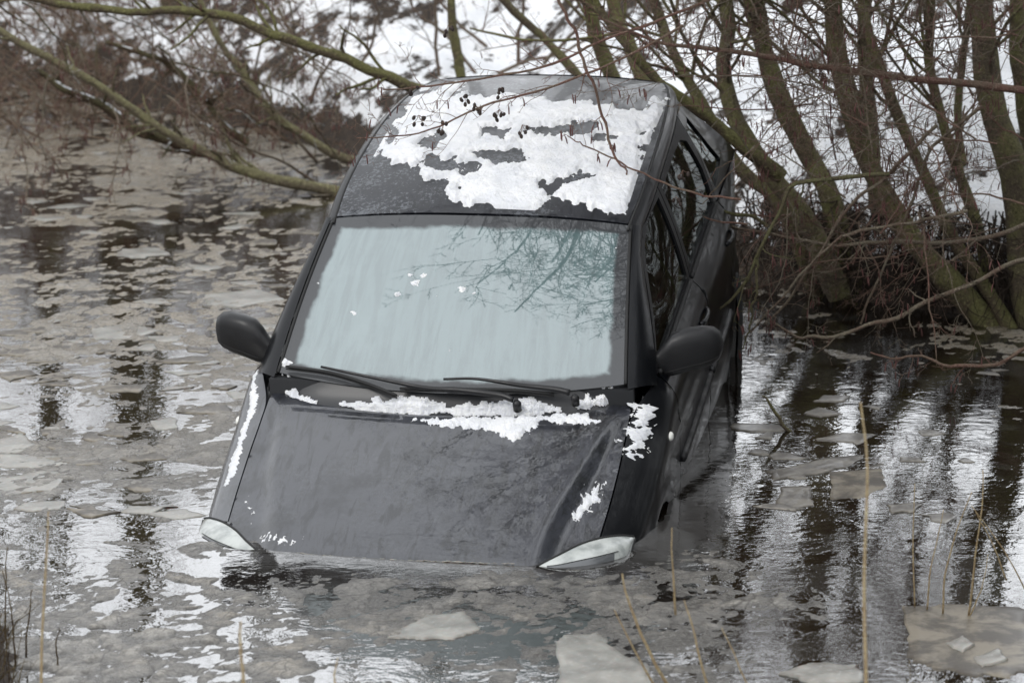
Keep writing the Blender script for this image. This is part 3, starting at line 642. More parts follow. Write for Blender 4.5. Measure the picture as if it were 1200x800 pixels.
# wings (front fenders) and doors, both sides
def arc(cx, cz, r, a0, a1, n=14): return [(cx + r * math.cos(rad(a)), cz + r * math.sin(rad(a))) for a in np.linspace(a0, a1, n)]
for sg in (-1, 1):
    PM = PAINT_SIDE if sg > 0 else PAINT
    sf = lambda x, z, sg=sg: (x, sg * side_y(x, z), z)
    gf = lambda x, z, sg=sg: (x, sg * gh_y(x, z), z)
    topl = [(x, float(zs(x)) - .001) for x in np.linspace(-.44, .515, 22)]
    fender = topl + [(.50, .700), (.47, .69), (.43, .672), (.405, .655), (.40, .30), (.36, .22)] + arc(0, .30, .295, -12, 192)[0:] + [(-.38, .20), (-.50, .20), (-.50, .7), (-.455, .88)]
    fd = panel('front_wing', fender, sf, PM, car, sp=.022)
    # side repeater
    q = np.linspace(0, 2 * math.pi, 17)[:-1]; cx, cz = -.27, .765; V = []
    for r_, o_ in ((1, 0.), (.85, .007), (.5, .011)):
        for a in q: X_ = cx + .026 * r_ * math.cos(a); Z_ = cz + .017 * r_ * math.sin(a); V.append((X_, sg * (side_y(X_, Z_) + o_), Z_))
    V.append((cx, sg * (side_y(cx, cz) + .012), cz)); F = [(k * 16 + j, k * 16 + (j + 1) % 16, (k + 1) * 16 + (j + 1) % 16, (k + 1) * 16 + j) for k in range(2) for j in range(16)] + [(32 + j, 32 + (j + 1) % 16, 48) for j in range(16)]
    mesh('indicator', V, [f[::-1] for f in F] if sg > 0 else F, INDM, fd)
    # front door
    bt = lambda a, b_, n=8: [(float(x), float(belt_z(x)) - .002) for x in np.linspace(a, b_, n)]
    d1 = bt(-.46, -1.385, 12) + [(-1.39, .25), (-1.30, .20), (-.51, .20), (-.508, .70), (-.462, .88)]
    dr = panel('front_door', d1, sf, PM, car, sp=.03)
    wx = [(-.47, .955), (-.62, 1.045), (-.80, 1.16), (-.97, 1.255), (-1.12, 1.315), (-1.25, 1.325), (-1.345, 1.330), (-1.345, .985)]
    fr = [(-.445, .940)] + [(-.60, 1.062), (-.79, 1.185), (-.96, 1.285), (-1.04, 1.315)] + [(float(x), float(gh_top(x)) - .004) for x in (-1.1, -1.2, -1.3, -1.385)] + [(float(x), float(belt_z(x)) + .002) for x in (-1.385, -1.1, -.8, -.6)]
    panel('window_frame', fr, gf, BLACK, dr, holes=[wx], sp=.022, flange=.012)
    gi = lambda x, z, sg=sg: (x, sg * (gh_y(x, z) - .010), z)
    panel('window_pane', wx, gi, GLASS, dr, sp=.05, flange=0)
    def handle(cx, cz, par):
        mb = MB(); P = [(cx - .085 + .17 * t, sg * (side_y(cx, cz) + .002 + .016 * math.sin(math.pi * t) ** .5), cz) for t in np.linspace(0, 1, 9)]
        mb.tube(P, [.010] * 9, 8); mb.build('handle', PM, par)
    handle(-1.24, .865, dr)
    # rear door
    ra = arc(-2.42, .30, .33, 62, 12, 8)
    d2 = bt(-1.395, -2.25, 10) + [(-2.262, .60)] + ra + [(-2.08, .20), (-1.40, .20)]
    rd = panel('rear_door', d2, sf, PM, car, sp=.03)
    w2 = [(-1.44, .990), (-1.44, 1.335), (-1.8, 1.352), (-2.02, 1.345), (-2.14, 1.30), (-2.20, 1.16), (-2.20, 1.012)]
    f2 = [(float(x), float(gh_top(x)) - .004) for x in np.linspace(-1.395, -2.2, 9)] + [(-2.245, 1.2)] + [(float(x), float(belt_z(x)) + .002) for x in np.linspace(-2.245, -1.395, 9)]
    panel('window_frame', f2, gf, BLACK, rd, holes=[w2], sp=.022, flange=.012); panel('window_pane', w2, gi, GLASS, rd, sp=.05, flange=0)
    handle(-2.10, .885, rd)
    # rubbing strips and wet waist seals
    for a, b_, par in ((-.53, -1.37, dr), (-1.41, -2.06, rd)):
        xx = np.linspace(a, b_, 20); MB().tube(np.stack([xx, sg * (side_y(xx, .56 + 0 * xx) + .004), .56 + 0 * xx], -1), .018, 6).build('rubbing_strip', PLASTIC, par)
    for a, b_, par in ((-.47, -1.37, dr), (-1.41, -2.22, rd)):
        xx = np.linspace(a, b_, 20); MB().tube(np.stack([xx, sg * (gh_y(xx, belt_z(xx)) + .004), belt_z(xx) + .004], -1), .010, 6).build('waist_seal', RUBBER, par)
    # rear quarter
    q1 = [(float(x), float(belt_z(x)) - .002) for x in np.linspace(-2.26, -2.93, 8)] + [(-3.0, .80), (-3.0, .42), (-2.80, .30)] + arc(-2.42, .30, .33, 0, 58, 10) + [(-2.272, .60)]
    rq = panel('rear_wing', q1, sf, PM, car, sp=.03)
    u1 = [(float(x), float(gh_top(x)) - .004) for x in np.linspace(-2.21, -2.66, 7)] + [(-2.90, 1.02), (-2.91, float(belt_z(-2.9)) + .002)] + [(float(x), float(belt_z(x)) + .002) for x in np.linspace(-2.8, -2.252, 6)] + [(-2.252, 1.2)]
    w3 = [(-2.30, 1.03), (-2.28, 1.20), (-2.235, 1.315), (-2.42, 1.315), (-2.62, 1.06)]
    panel('rear_pillar', u1, gf, PM, rq, holes=[w3], sp=.025); panel('quarter_window', w3, gi, GLASS, rq, sp=.05, flange=0)
    # headlight: lens lofted between its top and bottom edge, with a darker reflector band
    tc, _ = smooth_path([(.722, sg * .498, .688), (.665, sg * .562, .704), (.585, sg * .628, .712), (.515, sg * .695, .708), (.455, sg * .757, .692), (.408, sg * .795, .668)], [1] * 6, 30)
    bc, _ = smooth_path([(.722, sg * .498, .682), (.745, sg * .560, .660), (.725, sg * .635, .640), (.665, sg * .715, .628), (.560, sg * .785, .628), (.408, sg * .800, .660)], [1] * 6, 30)
    V = []; n = 11
    cen = (tc + bc) / 2; nrm = np.array([.62, sg * .45, .62]); nrm /= np.linalg.norm(nrm)
    wdt = np.linalg.norm(tc - bc, axis=1, keepdims=True)
    for t in np.linspace(0, 1, n): V += list(tc + (bc - tc) * t + nrm * wdt * .18 * math.sin(math.pi * t) ** .8)
    F = [(a * 30 + b_, a * 30 + b_ + 1, (a + 1) * 30 + b_ + 1, (a + 1) * 30 + b_) for a in range(n - 1) for b_ in range(29)]
    if sg > 0: F = [f[::-1] for f in F]
    hl = mesh('headlight', V, F, LENS, car)
    # seal line and inner reflector crescent
    MB().tube(tc + nrm * .001, .0045, 6).tube(bc + nrm * .001, .0045, 6).build('lamp_seal', RUBBER, hl)
    dv = [tc[k] + (bc[k] - tc[k]) * .50 + nrm * wdt[k] * .195 for k in range(3, 22)]; MB().tube(dv, .0016, 5).build('lens_ridge', RUBBER, hl)
    V = []; ts = np.linspace(.52, .93, 5); us = np.linspace(3, 20, 18).astype(int)
    for t in ts: V += [tc[k] + (bc[k] - tc[k]) * (t) + nrm * wdt[k] * (.18 * math.sin(math.pi * t) ** .8 + .012) for k in us]
    nu = len(us); F = [(a * nu + b_, a * nu + b_ + 1, (a + 1) * nu + b_ + 1, (a + 1) * nu + b_) for a in range(4) for b_ in range(nu - 1)]
    if sg > 0: F = [f[::-1] for f in F]
    mesh('lamp_reflector', V, F, REFL, hl)
    mb = MB(); mb.tube([(.735, sg * .475, .672), (.75, sg * .50, .660), (.748, sg * .54, .650)], [.010, .012, .006], 8); mb.build('corner_indicator', AMBER, hl)
    # mirror
    mbx = MB(); base = np.array([-.50, sg * .80, .985])
    cs = [(.735, .05, .050, -.040), (.775, .062, .058, -.036), (.800, .078, .076, -.016), (.830, .090, .092, .0), (.88, .096, .093, .012), (.935, .094, .090, .018), (.975, .085, .078, .020), (.998, .064, .058, .018), (1.010, .026, .022, .016)]
    n = 20; V = []
    for (yy_, dx, dz, up_) in cs:
        for a in np.arange(n) * 2 * math.pi / n:
            c_, s2 = math.cos(a), math.sin(a); ex = .62
            X_ = dx * .62 * np.sign(c_) * abs(c_) ** ex; X_ = X_ if c_ > 0 else X_ * .45
            V.append((-.515 + X_ - .35 * (yy_ - .75), sg * (yy_ - .012), .99 + up_ + dz * .92 * np.sign(s2) * abs(s2) ** ex))
    F = [(a * n + b_, a * n + (b_ + 1) % n, (a + 1) * n + (b_ + 1) % n, (a + 1) * n + b_) for a in range(len(cs) - 1) for b_ in range(n)] + [tuple(range((len(cs) - 1) * n, len(cs) * n))]
    if sg < 0: F = [f[::-1] for f in F]
    mi = mesh('wing_mirror', V, F, PLASTIC, car)
    # seam along the housing and the mirror glass at the back
    P = []
    for (yy_, dx, dz, up_) in cs[2:-1]:
        a = -.55; X_ = dx * .62 * math.cos(a) ** .75; P.append((-.515 + X_ - .35 * (yy_ - .75) + .001, sg * (yy_ - .012), .99 + up_ - dz * .92 * abs(math.sin(a)) ** .75))
    MB().tube(P, .0022, 5).build('housing_seam', RUBBER, mi)
    mg = MB(); mg.box((-.515 - .045, sg * .878, 1.005), (.006, .13, .12), bev=.0028, rot=np.array([[math.cos(.34 * sg), math.sin(.34 * sg), 0], [-math.sin(.34 * sg), math.cos(.34 * sg), 0], [0, 0, 1]]) if False else None); mg.build('mirror_glass', CHROME, mi)
    # wheels
    for wxp in (0, -2.42):
        t = empty('wheel', (wxp, sg * .735, .30)); t.parent = car
        prof = [(.19, .075), (.25, .088), (.285, .085), (.298, .06), (.298, -.06), (.285, -.085), (.25, -.088), (.19, -.075)]; n = 36
        V = [(r_ * math.cos(a), h_, r_ * math.sin(a)) for r_, h_ in prof for a in np.arange(n) * 2 * math.pi / n]
        F = [(a * n + b_, a * n + (b_ + 1) % n, (a + 1) * n + (b_ + 1) % n, (a + 1) * n + b_) for a in range(len(prof) - 1) for b_ in range(n)]
        mesh('tyre', V, F, RUBBER, t)
        prof = [(.19, .065), (.18, .02), (.12, .03), (.05, .035), (.001, .035)]
        V = [(r_ * math.cos(a), sg * h_, r_ * math.sin(a)) for r_, h_ in prof for a in np.arange(n) * 2 * math.pi / n]
        F = [(a * n + b_, a * n + (b_ + 1) % n, (a + 1) * n + (b_ + 1) % n, (a + 1) * n + b_) for a in range(len(prof) - 1) for b_ in range(n)]
        mesh('rim', V, F, RIMM, t)
# front bumper and grille opening, below the bonnet lip (under water)
yy = np.linspace(-.80, .80, 41); V = []
lev = [(.662, -.01), (.62, .035), (.52, .07), (.38, .07), (.25, .04), (.18, -.02)]
for z_, o_ in lev: V += list(zip(.752 + o_ - .33 * (np.abs(yy) / .8) ** 3.2, yy, z_ - .05 * (np.abs(yy) / .8) ** 4))
F = [(a * 41 + b_, a * 41 + b_ + 1, (a + 1) * 41 + b_ + 1, (a + 1) * 41 + b_) for a in range(5) for b_ in range(40)]
bp = mesh('front_bumper', V, F, PAINT, car)
MB().box((.80, 0, .56), (.03, .66, .07), bev=.012).build('grille', BLACK, bp)
MB().box((.815, 0, .40), (.02, .52, .11), bev=.005).build('number_plate_holder', BLACK, bp)
# tail: hatch, window, lamps, bumper
def tail(x_, s): # s 0 top .. 1 bottom
    pass
V = []; lv = [(-2.70, 1.395, .47), (-2.80, 1.24, .545), (-2.88, 1.10, .62), (-2.93, .98, .70), (-2.97, .80, .73), (-2.99, .55, .73)]
for x_, z_, w_ in lv:
    u = np.linspace(-1, 1, 17); V += list(zip(x_ + .05 * np.abs(u) ** 3 + (-.03) * (1 - u ** 2), u * w_, z_ + 0 * u))
F = [(a * 17 + b_, a * 17 + b_ + 1, (a + 1) * 17 + b_ + 1, (a + 1) * 17 + b_) for a in range(5) for b_ in range(16)]
ht = mesh('tailgate', V, [f[::-1] for f in F], PAINT, car)
V = []
for x_, z_, w_ in ((-2.755, 1.34, .44), (-2.83, 1.22, .50), (-2.90, 1.08, .56)):
    u = np.linspace(-1, 1, 11); V += list(zip(x_ + .05 * np.abs(u) ** 3 + (-.03) * (1 - u ** 2) - .012, u * w_, z_ + 0 * u))
F = [(a * 11 + b_, a * 11 + b_ + 1, (a + 1) * 11 + b_ + 1, (a + 1) * 11 + b_)[::-1] for a in range(2) for b_ in range(10)]
mesh('rear_window', V, F, mat('dark_rear_glass', (.02, .025, .025), .05), ht)
for sg in (-1, 1): MB().box((-2.955, sg * .70, .87), (.07, .12, .20), bev=.025).build('tail_light', REDL, car)
MB().box((-3.02, 0, .46), (.14, 1.46, .20), bev=.05).build('rear_bumper', PAINT, car)
# floor pan and cabin
MB().box((-1.15, 0, .17), (3.5, 1.36, .06), bev=.02).build('underbody', BLACK, car)
MB().box((-.28, 0, .60), (.06, 1.4, .70)).build('bulkhead', INT, car)
MB().box((-.50, 0, .85), (.36, 1.34, .16), bev=.05).build('dashboard', INT, car)
def seat(x_, y_, w_=.46):
    mb = MB(); mb.box((x_ + .02, y_, .42), (.50, w_, .16), bev=.06)
    a = rad(-18); mb.box((x_ - .30, y_, .74), (.14, w_, .62), bev=.06, rot=[[math.cos(a), 0, math.sin(a)], [0, 1, 0], [-math.sin(a), 0, math.cos(a)]])
    s = mb.build('seat', SEATM, car); MB().box((x_ - .42, y_, 1.14), (.09, .26, .17), bev=.04).build('headrest', SEATM, s)
seat(-.95, .36); seat(-.95, -.36); seat(-1.85, 0, 1.2)
for sg in (-1, 1):
    P, R_ = smooth_path([(-1.37, sg * .615, 1.24), (-1.33, sg * .60, 1.10), (-1.30, sg * .56, .95), (-1.27, sg * .52, .72)], [1] * 4, 16)
    MB().add(np.concatenate([P + [0.02, 0, 0], P - [0.02, 0, 0], ]), [(k, k + 1, 16 + k + 1, 16 + k) for k in range(15)]).build('seat_belt', BELT, car)
a = np.arange(24) * 2 * math.pi / 24; sw = MB(); P = np.stack([-.72 + .07 * np.sin(a), -.36 + .18 * np.cos(a), .93 + .17 * np.sin(a)], -1)
sw.tube(np.concatenate([P, P[:1]]), .014, 6, cap=False); sw.tube([(-.72, -.54, .93), (-.72, -.36, .92), (-.72, -.18, .93)], .012, 6); sw.build('steering_wheel', INT, car)

# surfaces on the car hit by a photo ray
def ray_on(u, v, fn, ax=2):
    o = w2car(CC); d = rayd(u, v) @ CM; lo, hi = 8., 18.
    f = lambda t: (o + d * t)[2] - fn(*(o + d * t)[:2]) if ax == 2 else fn((o + d * t)[0], (o + d * t)[2]) - (o + d * t)[1]
    ts = np.linspace(9, 17, 1600); v_ = [f(t) for t in ts]
    for k in range(len(ts) - 1):
        if v_[k] > 0 >= v_[k + 1] or (ax == 1 and v_[k] < 0 <= v_[k + 1]):
            t = ts[k] + (ts[k + 1] - ts[k]) * v_[k] / (v_[k] - v_[k + 1]); return o + d * t
    return o + d * 12.5
def ray_ws(u, v):
    # nearest point on the screen surface by search
    o = w2car(CC); d = rayd(u, v) @ CM; d /= np.linalg.norm(d)
    g = np.stack(ws_pt(*np.meshgrid(np.linspace(-1.1, 1.1, 221), np.linspace(-.1, 1.1, 241))), -1); r_ = g - o
    dist = np.linalg.norm(np.cross(r_, d), axis=-1); k = np.unravel_index(dist.argmin(), dist.shape)
    return g[k], (np.linspace(-1.1, 1.1, 221)[k[1]], np.linspace(-.1, 1.1, 241)[k[0]])
# wipers
def wiper(blade, arm, piv, lift):
    root = empty('wiper'); root.parent = car
    pb = [ray_ws(*p)[0] + [.012, 0, .022 + lift] for p in blade]; P, R_ = smooth_path(pb, [1] * len(pb), 24)
    MB().tube(P, [.004] + [.0065] * 22 + [.004], 6).tube(P + [.0, 0, -.010], .0035, 4).build('blade', RUBBER, root)
    pa = [ray_ws(*p)[0] + [.020, 0, .040 + lift] for p in arm]; P, R_ = smooth_path(pa, [.005, .006, .009, .012, .013, .012][:len(pa)], 24)
    MB().tube(P, R_, 8).build('arm', PLASTIC, root)
    c = ray_ws(*piv)[0] + [.02, 0, .028 + lift]; MB().tube([c + [-.01, 0, -.03], c, c + [.004, 0, .012]], [.016, .017, .010], 12).build('pivot_cap', PLASTIC, root)
wiper([(336, 434), (385, 441), (430, 454), (466, 468)], [(378, 438), (430, 450), (500, 464), (540, 466), (588, 472), (604, 477)], (607, 478), 0)
wiper([(470, 461), (540, 463), (600, 464), (650, 468)], [(521, 455), (560, 455), (610, 462), (650, 467), (668, 471)], (676, 474), .006)

rimp = [ray_on(u, v, hood_z) for u, v in [(303, 641), (350, 648), (400, 652), (465, 656), (530, 658), (590, 660), (628, 660)]]
P, R_ = smooth_path(rimp, [1] * 7, 90); P = P + rng.normal(0, .0012, P.shape); R_ = .0022 * (.4 + 1.4 * np.abs(np.sin(np.arange(90) * .9) * np.cos(np.arange(90) * .37)))
o = MB().tube(P, R_, 5).build('ice_rim', FL); o.location = CAR_T; o.rotation_euler = CAR_ROT; tag(o, 'thin pale rim of ice frozen along the bonnet at the waterline', 'ice', kind='stuff')
# ---- snow on the car
def snow_sheet(name, label, dom, res, fn, maskf, hmax, seed, parent=None, nz=.02, rough=26, flip=1, m=None):
    (a0, a1), (b0, b1) = dom; A, B = np.meshgrid(np.arange(a0, a1, res), np.arange(b0, b1, res))
    P = np.stack(fn(A, B), -1); Pa = np.stack(fn(A + 1e-3, B), -1) - P; Pb = np.stack(fn(A, B + 1e-3), -1) - P
    N = np.cross(Pa, Pb) * flip; N /= np.linalg.norm(N, axis=-1, keepdims=True) + 1e-12
    M_ = maskf(A, B) + nz * 2.2 * (fbm(A * rough * .35, B * rough, 5, seed, .62) - .5)
    M_ = np.minimum(M_, np.minimum(np.minimum(A - a0, a1 - A), np.minimum(B - b0, b1 - B)) * 1.5 - 2.5 * res)
    h = hmax * sstep(0, .028, M_) * (.25 + 1.3 * fbm(A * 18, B * 18, 5, seed + 3, .62)) + .004 * (fbm(A * 90, B * 90, 3, seed + 9) - .5)
    h = np.where(M_ > 0, np.maximum(h, .0008), -.004)
    V = P + N * h[..., None]; ny, nx = A.shape; i = np.arange(ny - 1)[:, None] * nx + np.arange(nx - 1)[None]
    F = np.stack([i, i + 1, i + nx + 1, i + nx], -1).reshape(-1, 4); k = (M_.ravel()[F] > 0).any(1); F = F[k]
    if not len(F): return
    u, inv = np.unique(F, return_inverse=True); o = mesh(name, V.reshape(-1, 3)[u], inv.reshape(-1, 4), m or SNOW, None)
    o.location = CAR_T; o.rotation_euler = CAR_ROT; return tag(o, label, 'snow', kind='stuff')
outer = [(497, 106), (530, 98), (556, 112), (640, 116), (700, 120), (742, 127), (768, 113), (792, 116), (786, 138), (768, 160), (762, 195), (748, 225), (738, 256), (695, 252), (655, 238), (612, 250), (560, 251), (525, 238), (532, 214), (490, 205), (470, 193), (440, 182), (452, 160), (468, 138), (480, 118)]
hl_ = [[(632, 146), (665, 142), (704, 150), (690, 158), (645, 156)], [(545, 180), (590, 173), (612, 176), (608, 186), (570, 186)], [(570, 148), (596, 152), (592, 160), (575, 158)], [(498, 166), (522, 158), (520, 165), (503, 170)], [(705, 162), (722, 160), (720, 168), (708, 168)], [(500, 186), (540, 190), (560, 196), (510, 198)], [(640, 215), (700, 205), (690, 212), (650, 222)]]
po_ = [tuple(ray_on(u, v, roof_z)[:2]) for u, v in outer]; ph_ = [[tuple(ray_on(u, v, roof_z)[:2]) for u, v in h] for h in hl_]
def rm(A, B):
    P = np.stack([A + .22 * (fbm(A * 5, B * 9, 4, 45) - .5), B + .07 * (fbm(A * 7, B * 12, 4, 46) - .5)], -1); d = sdf(P, po_)
    for h in ph_: d = np.minimum(d, -sdf(P, h) - .001)
    return np.clip(d, -.2, .075) - .012
snow_sheet('roof_snow', 'melting patch of white snow covering the middle of the car roof', ((-2.6, -.998), (-.56, .58)), .0075, lambda a, b_: (a, b_, roof_z(a, b_)), rm, .016, 41, nz=.085, rough=20)
def polymask(px, fn, ax=2, off=0.):
    ps = [[tuple(ray_on(u, v, fn, ax)[[0, 1]] if ax == 2 else ray_on(u, v, fn, ax)[[0, 2]]) for u, v in p] for p in px]
    def f(A, B):
        P = np.stack([A, B], -1); d = np.full(A.shape, -9.)
        for p in ps: d = np.maximum(d, sdf(P, p))
        return np.clip(d, -.1, .03) - off
    return f
f = polymask([[(484, 491), (560, 489), (620, 487), (690, 484), (704, 494), (680, 499), (640, 493), (625, 502), (612, 516), (598, 516), (575, 505), (520, 499)]], hood_z)
snow_sheet('bonnet_snow', 'ragged strip of snow along the top edge of the bonnet', ((-.25, .2), (-.3, .62)), .005, lambda a, b_: (a, b_, hood_z(a, b_)), f, .010, 51, nz=.03, rough=60)
f = polymask([[(288, 585), (293, 575), (298, 612), (292, 615)], [(303, 628), (325, 622), (360, 634), (335, 640), (308, 638)]], hood_z, off=.024)
snow_sheet('bonnet_frost', 'speckled frost low on the bonnet corner by the water', ((.2, .74), (-.7, -.2)), .006, lambda a, b_: (a, b_, hood_z(a, b_)), f, .003, 57, nz=.07, rough=90)
f = polymask([[(692, 570), (706, 566), (700, 590), (676, 612), (668, 606)]], hood_z)
snow_sheet('bonnet_edge_snow', 'small snow patch on the bonnet flank above the right headlight', ((.1, .6), (.5, .7)), .005, lambda a, b_: (a, b_, hood_z(a, b_)), f, .006, 61, nz=.04, rough=80)
# scuttle snow clumps
def scut(a, b_):  # a along x, b across: blend between bonnet edge and screen foot
    z1 = hood_z(np.full_like(a, -.12), b_) - .016; z0 = .945 + .024 * (b_ / .65) ** 2; x1 = np.interp(b_, cowl_y, cowl_x); x0 = -.205 - .085 * (np.abs(b_) / .665) ** 2.2
    t = np.clip((a - x1) / (x0 - x1), 0, 1); return a, b_, hood_z(x1, b_) - .012 + (z0 - hood_z(x1, b_) + .006) * t - .010 * np.sin(np.pi * t)
f = polymask([[(326, 442), (342, 444), (352, 462), (372, 470), (366, 477), (338, 470)], [(398, 472), (440, 474), (460, 464), (500, 466), (520, 474), (500, 486), (440, 482)], [(520, 480), (560, 472), (610, 468), (650, 474), (660, 481), (620, 486), (540, 486)], [(676, 474), (700, 462), (718, 458), (714, 468), (692, 478)], [(436, 466), (448, 470), (444, 474)]], lambda x, y: float(scut(np.array(x), np.array(y))[2]))
snow_sheet('scuttle_snow', 'clumps of snow lodged below the windscreen around the wipers', ((-.40, -.09), (-.67, .67)), .004, scut, f, .022, 71, nz=.018, rough=34)
f = polymask([[(754, 476), (768, 479), (764, 500), (750, 532), (740, 536), (739, 505)]], side_y, 1)
snow_sheet('wing_snow', 'snow patch sliding down the right front wing behind the bonnet gap', ((-.45, .25), (.62, .95)), .005, lambda a, b_: (a, np.asarray(side_y(a, b_)), b_), f, .007, 81, nz=.04, rough=70, flip=-1)
def lside(a, b_): return a, -np.asarray(side_y(a, b_)), b_
def fm(A, B):
    t = B - zs(A); return np.clip(np.minimum(np.minimum(.012 - np.abs(t + .035) , (A + .42) * .3), (.20 - A) * .25), -.1, .02)
o = snow_sheet('wing_edge_snow', 'long thin line of snow along the left front wing', ((-.44, .30), (.70, .94)), .005, lside, fm, .008, 91, nz=.016, rough=50)
o.data.flip_normals() if o else None
# blobs on the glass
for k, (u, v, r_) in enumerate([(487, 331, .016), (466, 345, .012), (541, 338, .014), (414, 367, .012), (497, 323, .009), (480, 322, .008), (556, 343, .006), (512, 347, .005), (335, 425, .022), (527, 411, .005), (372, 332, .005), (722, 290, .006)]):
    p, (cu, cs_) = ray_ws(u, v)
    def bm(A, B, cu=cu, cs_=cs_, r_=r_): return r_ - np.hypot((A - cu) * .62, (B - cs_) * .85)
    o = snow_sheet('snow_blob', 'tiny half melted lump of snow stuck on the windscreen', ((cu - .06, cu + .06), (cs_ - .05, cs_ + .05)), .0028, ws_pt, bm, .010, 130 + k, nz=.012, rough=90)
    if o: o['group'] = 'snow lumps on the windscreen'; o['kind'] = 'thing'

# ------------------------------------------------------------------ vegetation
def spawn(P, R, n, K2, lenr, rr_, ang=(35, 65), wander=.12, up=.15, t0=.25, rg=rng, absl=None, bias=None, bw=.0, minr=.0009):
    N, K, _ = P.shape; t = rg.uniform(t0, .99, (N, n)) * (K - 1); i = np.minimum(t.astype(int), K - 2); f = (t - i)[..., None]
    I = np.arange(N)[:, None]; p = P[I, i] * (1 - f) + P[I, i + 1] * f; r0 = R[I, i]; T = P[I, i + 1] - P[I, i]; T /= np.linalg.norm(T, axis=-1, keepdims=True) + 1e-9
    L = np.linalg.norm(np.diff(P, axis=1), axis=2).sum(1)[:, None] * np.ones((1, n))
    rv = rg.normal(size=T.shape); rv -= (rv * T).sum(-1, keepdims=True) * T; rv /= np.linalg.norm(rv, axis=-1, keepdims=True)
    a = np.radians(rg.uniform(*ang, (N, n)))[..., None]; d = T * np.cos(a) + rv * np.sin(a); d[..., 2] += up
    if bias is not None: d += np.array(bias) * bw
    d /= np.linalg.norm(d, axis=-1, keepdims=True)
    ln = (L * lenr if absl is None else absl) * rg.uniform(.55, 1.25, (N, n)) * (1 - .45 * t / (K - 1))
    p = p.reshape(-1, 3); d = d.reshape(-1, 3); ln = ln.reshape(-1); r0 = np.maximum(r0.reshape(-1) * rr_, minr); st = ln / (K2 - 1); Q = [p]
    for k in range(K2 - 1):
        d = d + rg.normal(0, wander, d.shape) + np.array([0, 0, up * .12]); d /= np.linalg.norm(d, axis=1, keepdims=True); Q.append(Q[-1] + d * st[:, None])
    Q = np.stack(Q, 1); R2 = r0[:, None] * np.linspace(1, .35, K2)[None]; return Q, np.maximum(R2, minr * .7)
def wob(P, amp, s):
    t = np.linspace(0, 1, len(P)); r_ = np.random.default_rng(s)
    for ax in (0, 1, 2): P[:, ax] += amp * sum(r_.normal() * np.sin(t * f * 6.28 + r_.uniform(0, 6)) / f for f in (1.5, 3, 5, 8, 12))
    return P
def keep_clear(P, R, box=None):
    """drops twigs that would run through the car"""
    L = w2car(P.reshape(-1, 3)).reshape(P.shape); x, y, z = L[..., 0], L[..., 1], L[..., 2]
    ztop = np.where(x > -.2, .92, np.where(x > -1, .98 + (-.2 - x) * .55, 1.49))
    ins = ((np.abs(y) < .90) & (x > -3.05) & (x < .85) & (z < ztop)).any(1)
    wet = (P[..., 2] < .0).any(1); return P[~ins & ~wet], R[~ins & ~wet]
def alder(name, label, cat, path, radii, group=None, br=9, tw=6, tl=4, m=BARK, seed=1, extend=None, bias=None, bw=0., blen=.24, up=.25, wobble=.015, clear=True, tm=TWIG, cones=0, K=26, thick=1., ts=.12):
    rg = np.random.default_rng(seed); P = [np.array(p, float) for p in path]; R_ = list(radii)
    if extend is not None:
        for (dx, dy, dz, r_) in extend: P.append(P[-1] + [dx, dy, dz]); R_.append(r_)
    P, R_ = smooth_path(P, R_, K); P = wob(P, wobble, seed)
    base = P[0].copy(); root = empty(name, base); tag(root, label, cat, group)
    def rel(g): return [(a - base, b_, n) for a, b_, n in g]
    R_ = R_ * (1 + .06 * np.random.default_rng(seed).normal(size=len(R_)))
    tubes('trunk' if cat == 'tree' else 'main_stem', rel([(P[None], R_[None], 12)]), m, root)
    b1 = spawn(P[None], R_[None], br, 12, blen, .42, wander=.13, up=up, t0=ts, rg=rg, bias=bias, bw=bw)
    b1 = (b1[0], np.minimum(b1[1], .0085)); b2 = spawn(*b1, tw, 8, .38, .45, wander=.14, up=.06, rg=rg, minr=.0012 * thick); b3 = spawn(*b2, tl, 6, .42, .5, wander=.16, up=.02, rg=rg, minr=.0010 * thick, t0=.15)
    b3b = spawn(*b3, 1, 4, .5, .6, rg=rg, minr=.0008)
    gs = []
    for (q, n) in ((b1, 6), (b2, 4), (b3, 3), (b3b, 3)):
        q = keep_clear(*q) if clear else q; gs.append((q[0], q[1], n))
    if sum(len(g[0]) for g in gs):
        nc = 0
        if cones and len(gs[2][0]):
            sel = rg.choice(len(gs[2][0]), min(cones, len(gs[2][0])), False); tip = gs[2][0][sel, -1]; dr = rg.normal(0, .006, (len(tip), 3)) * [1, 1, 0]
            q = np.stack([tip, tip + dr * .6 + [0, 0, -.014], tip + dr + [0, 0, -.034], tip + dr + [0, 0, -.038]], 1); gs.append((q, np.tile([.0012, .0030, .0026, .0008], (len(q), 1)), 5)); nc = len(q) * 3 * 5
        o = tubes('crown', rel(gs), tm, root); o.data.materials.append(m); nf = len(gs[0][0]) * (12 - 1) * 6
        o.data.materials.append(CATK); mi_ = (np.arange(len(o.data.polygons)) < nf).astype(np.int32)
        if nc: mi_[-nc:] = 2
        o.data.polygons.foreach_set('material_index', mi_)
    return root
def pth(pts, Y): 
    Y = Y if hasattr(Y, '__len__') else [Y] * len(pts)
    return [at(u, v, y) for (u, v), y in zip(pts, Y)]
S = 1 / 3870 # metres per pixel per metre of distance
A_ = 'alder trunks in the clump right of the car'
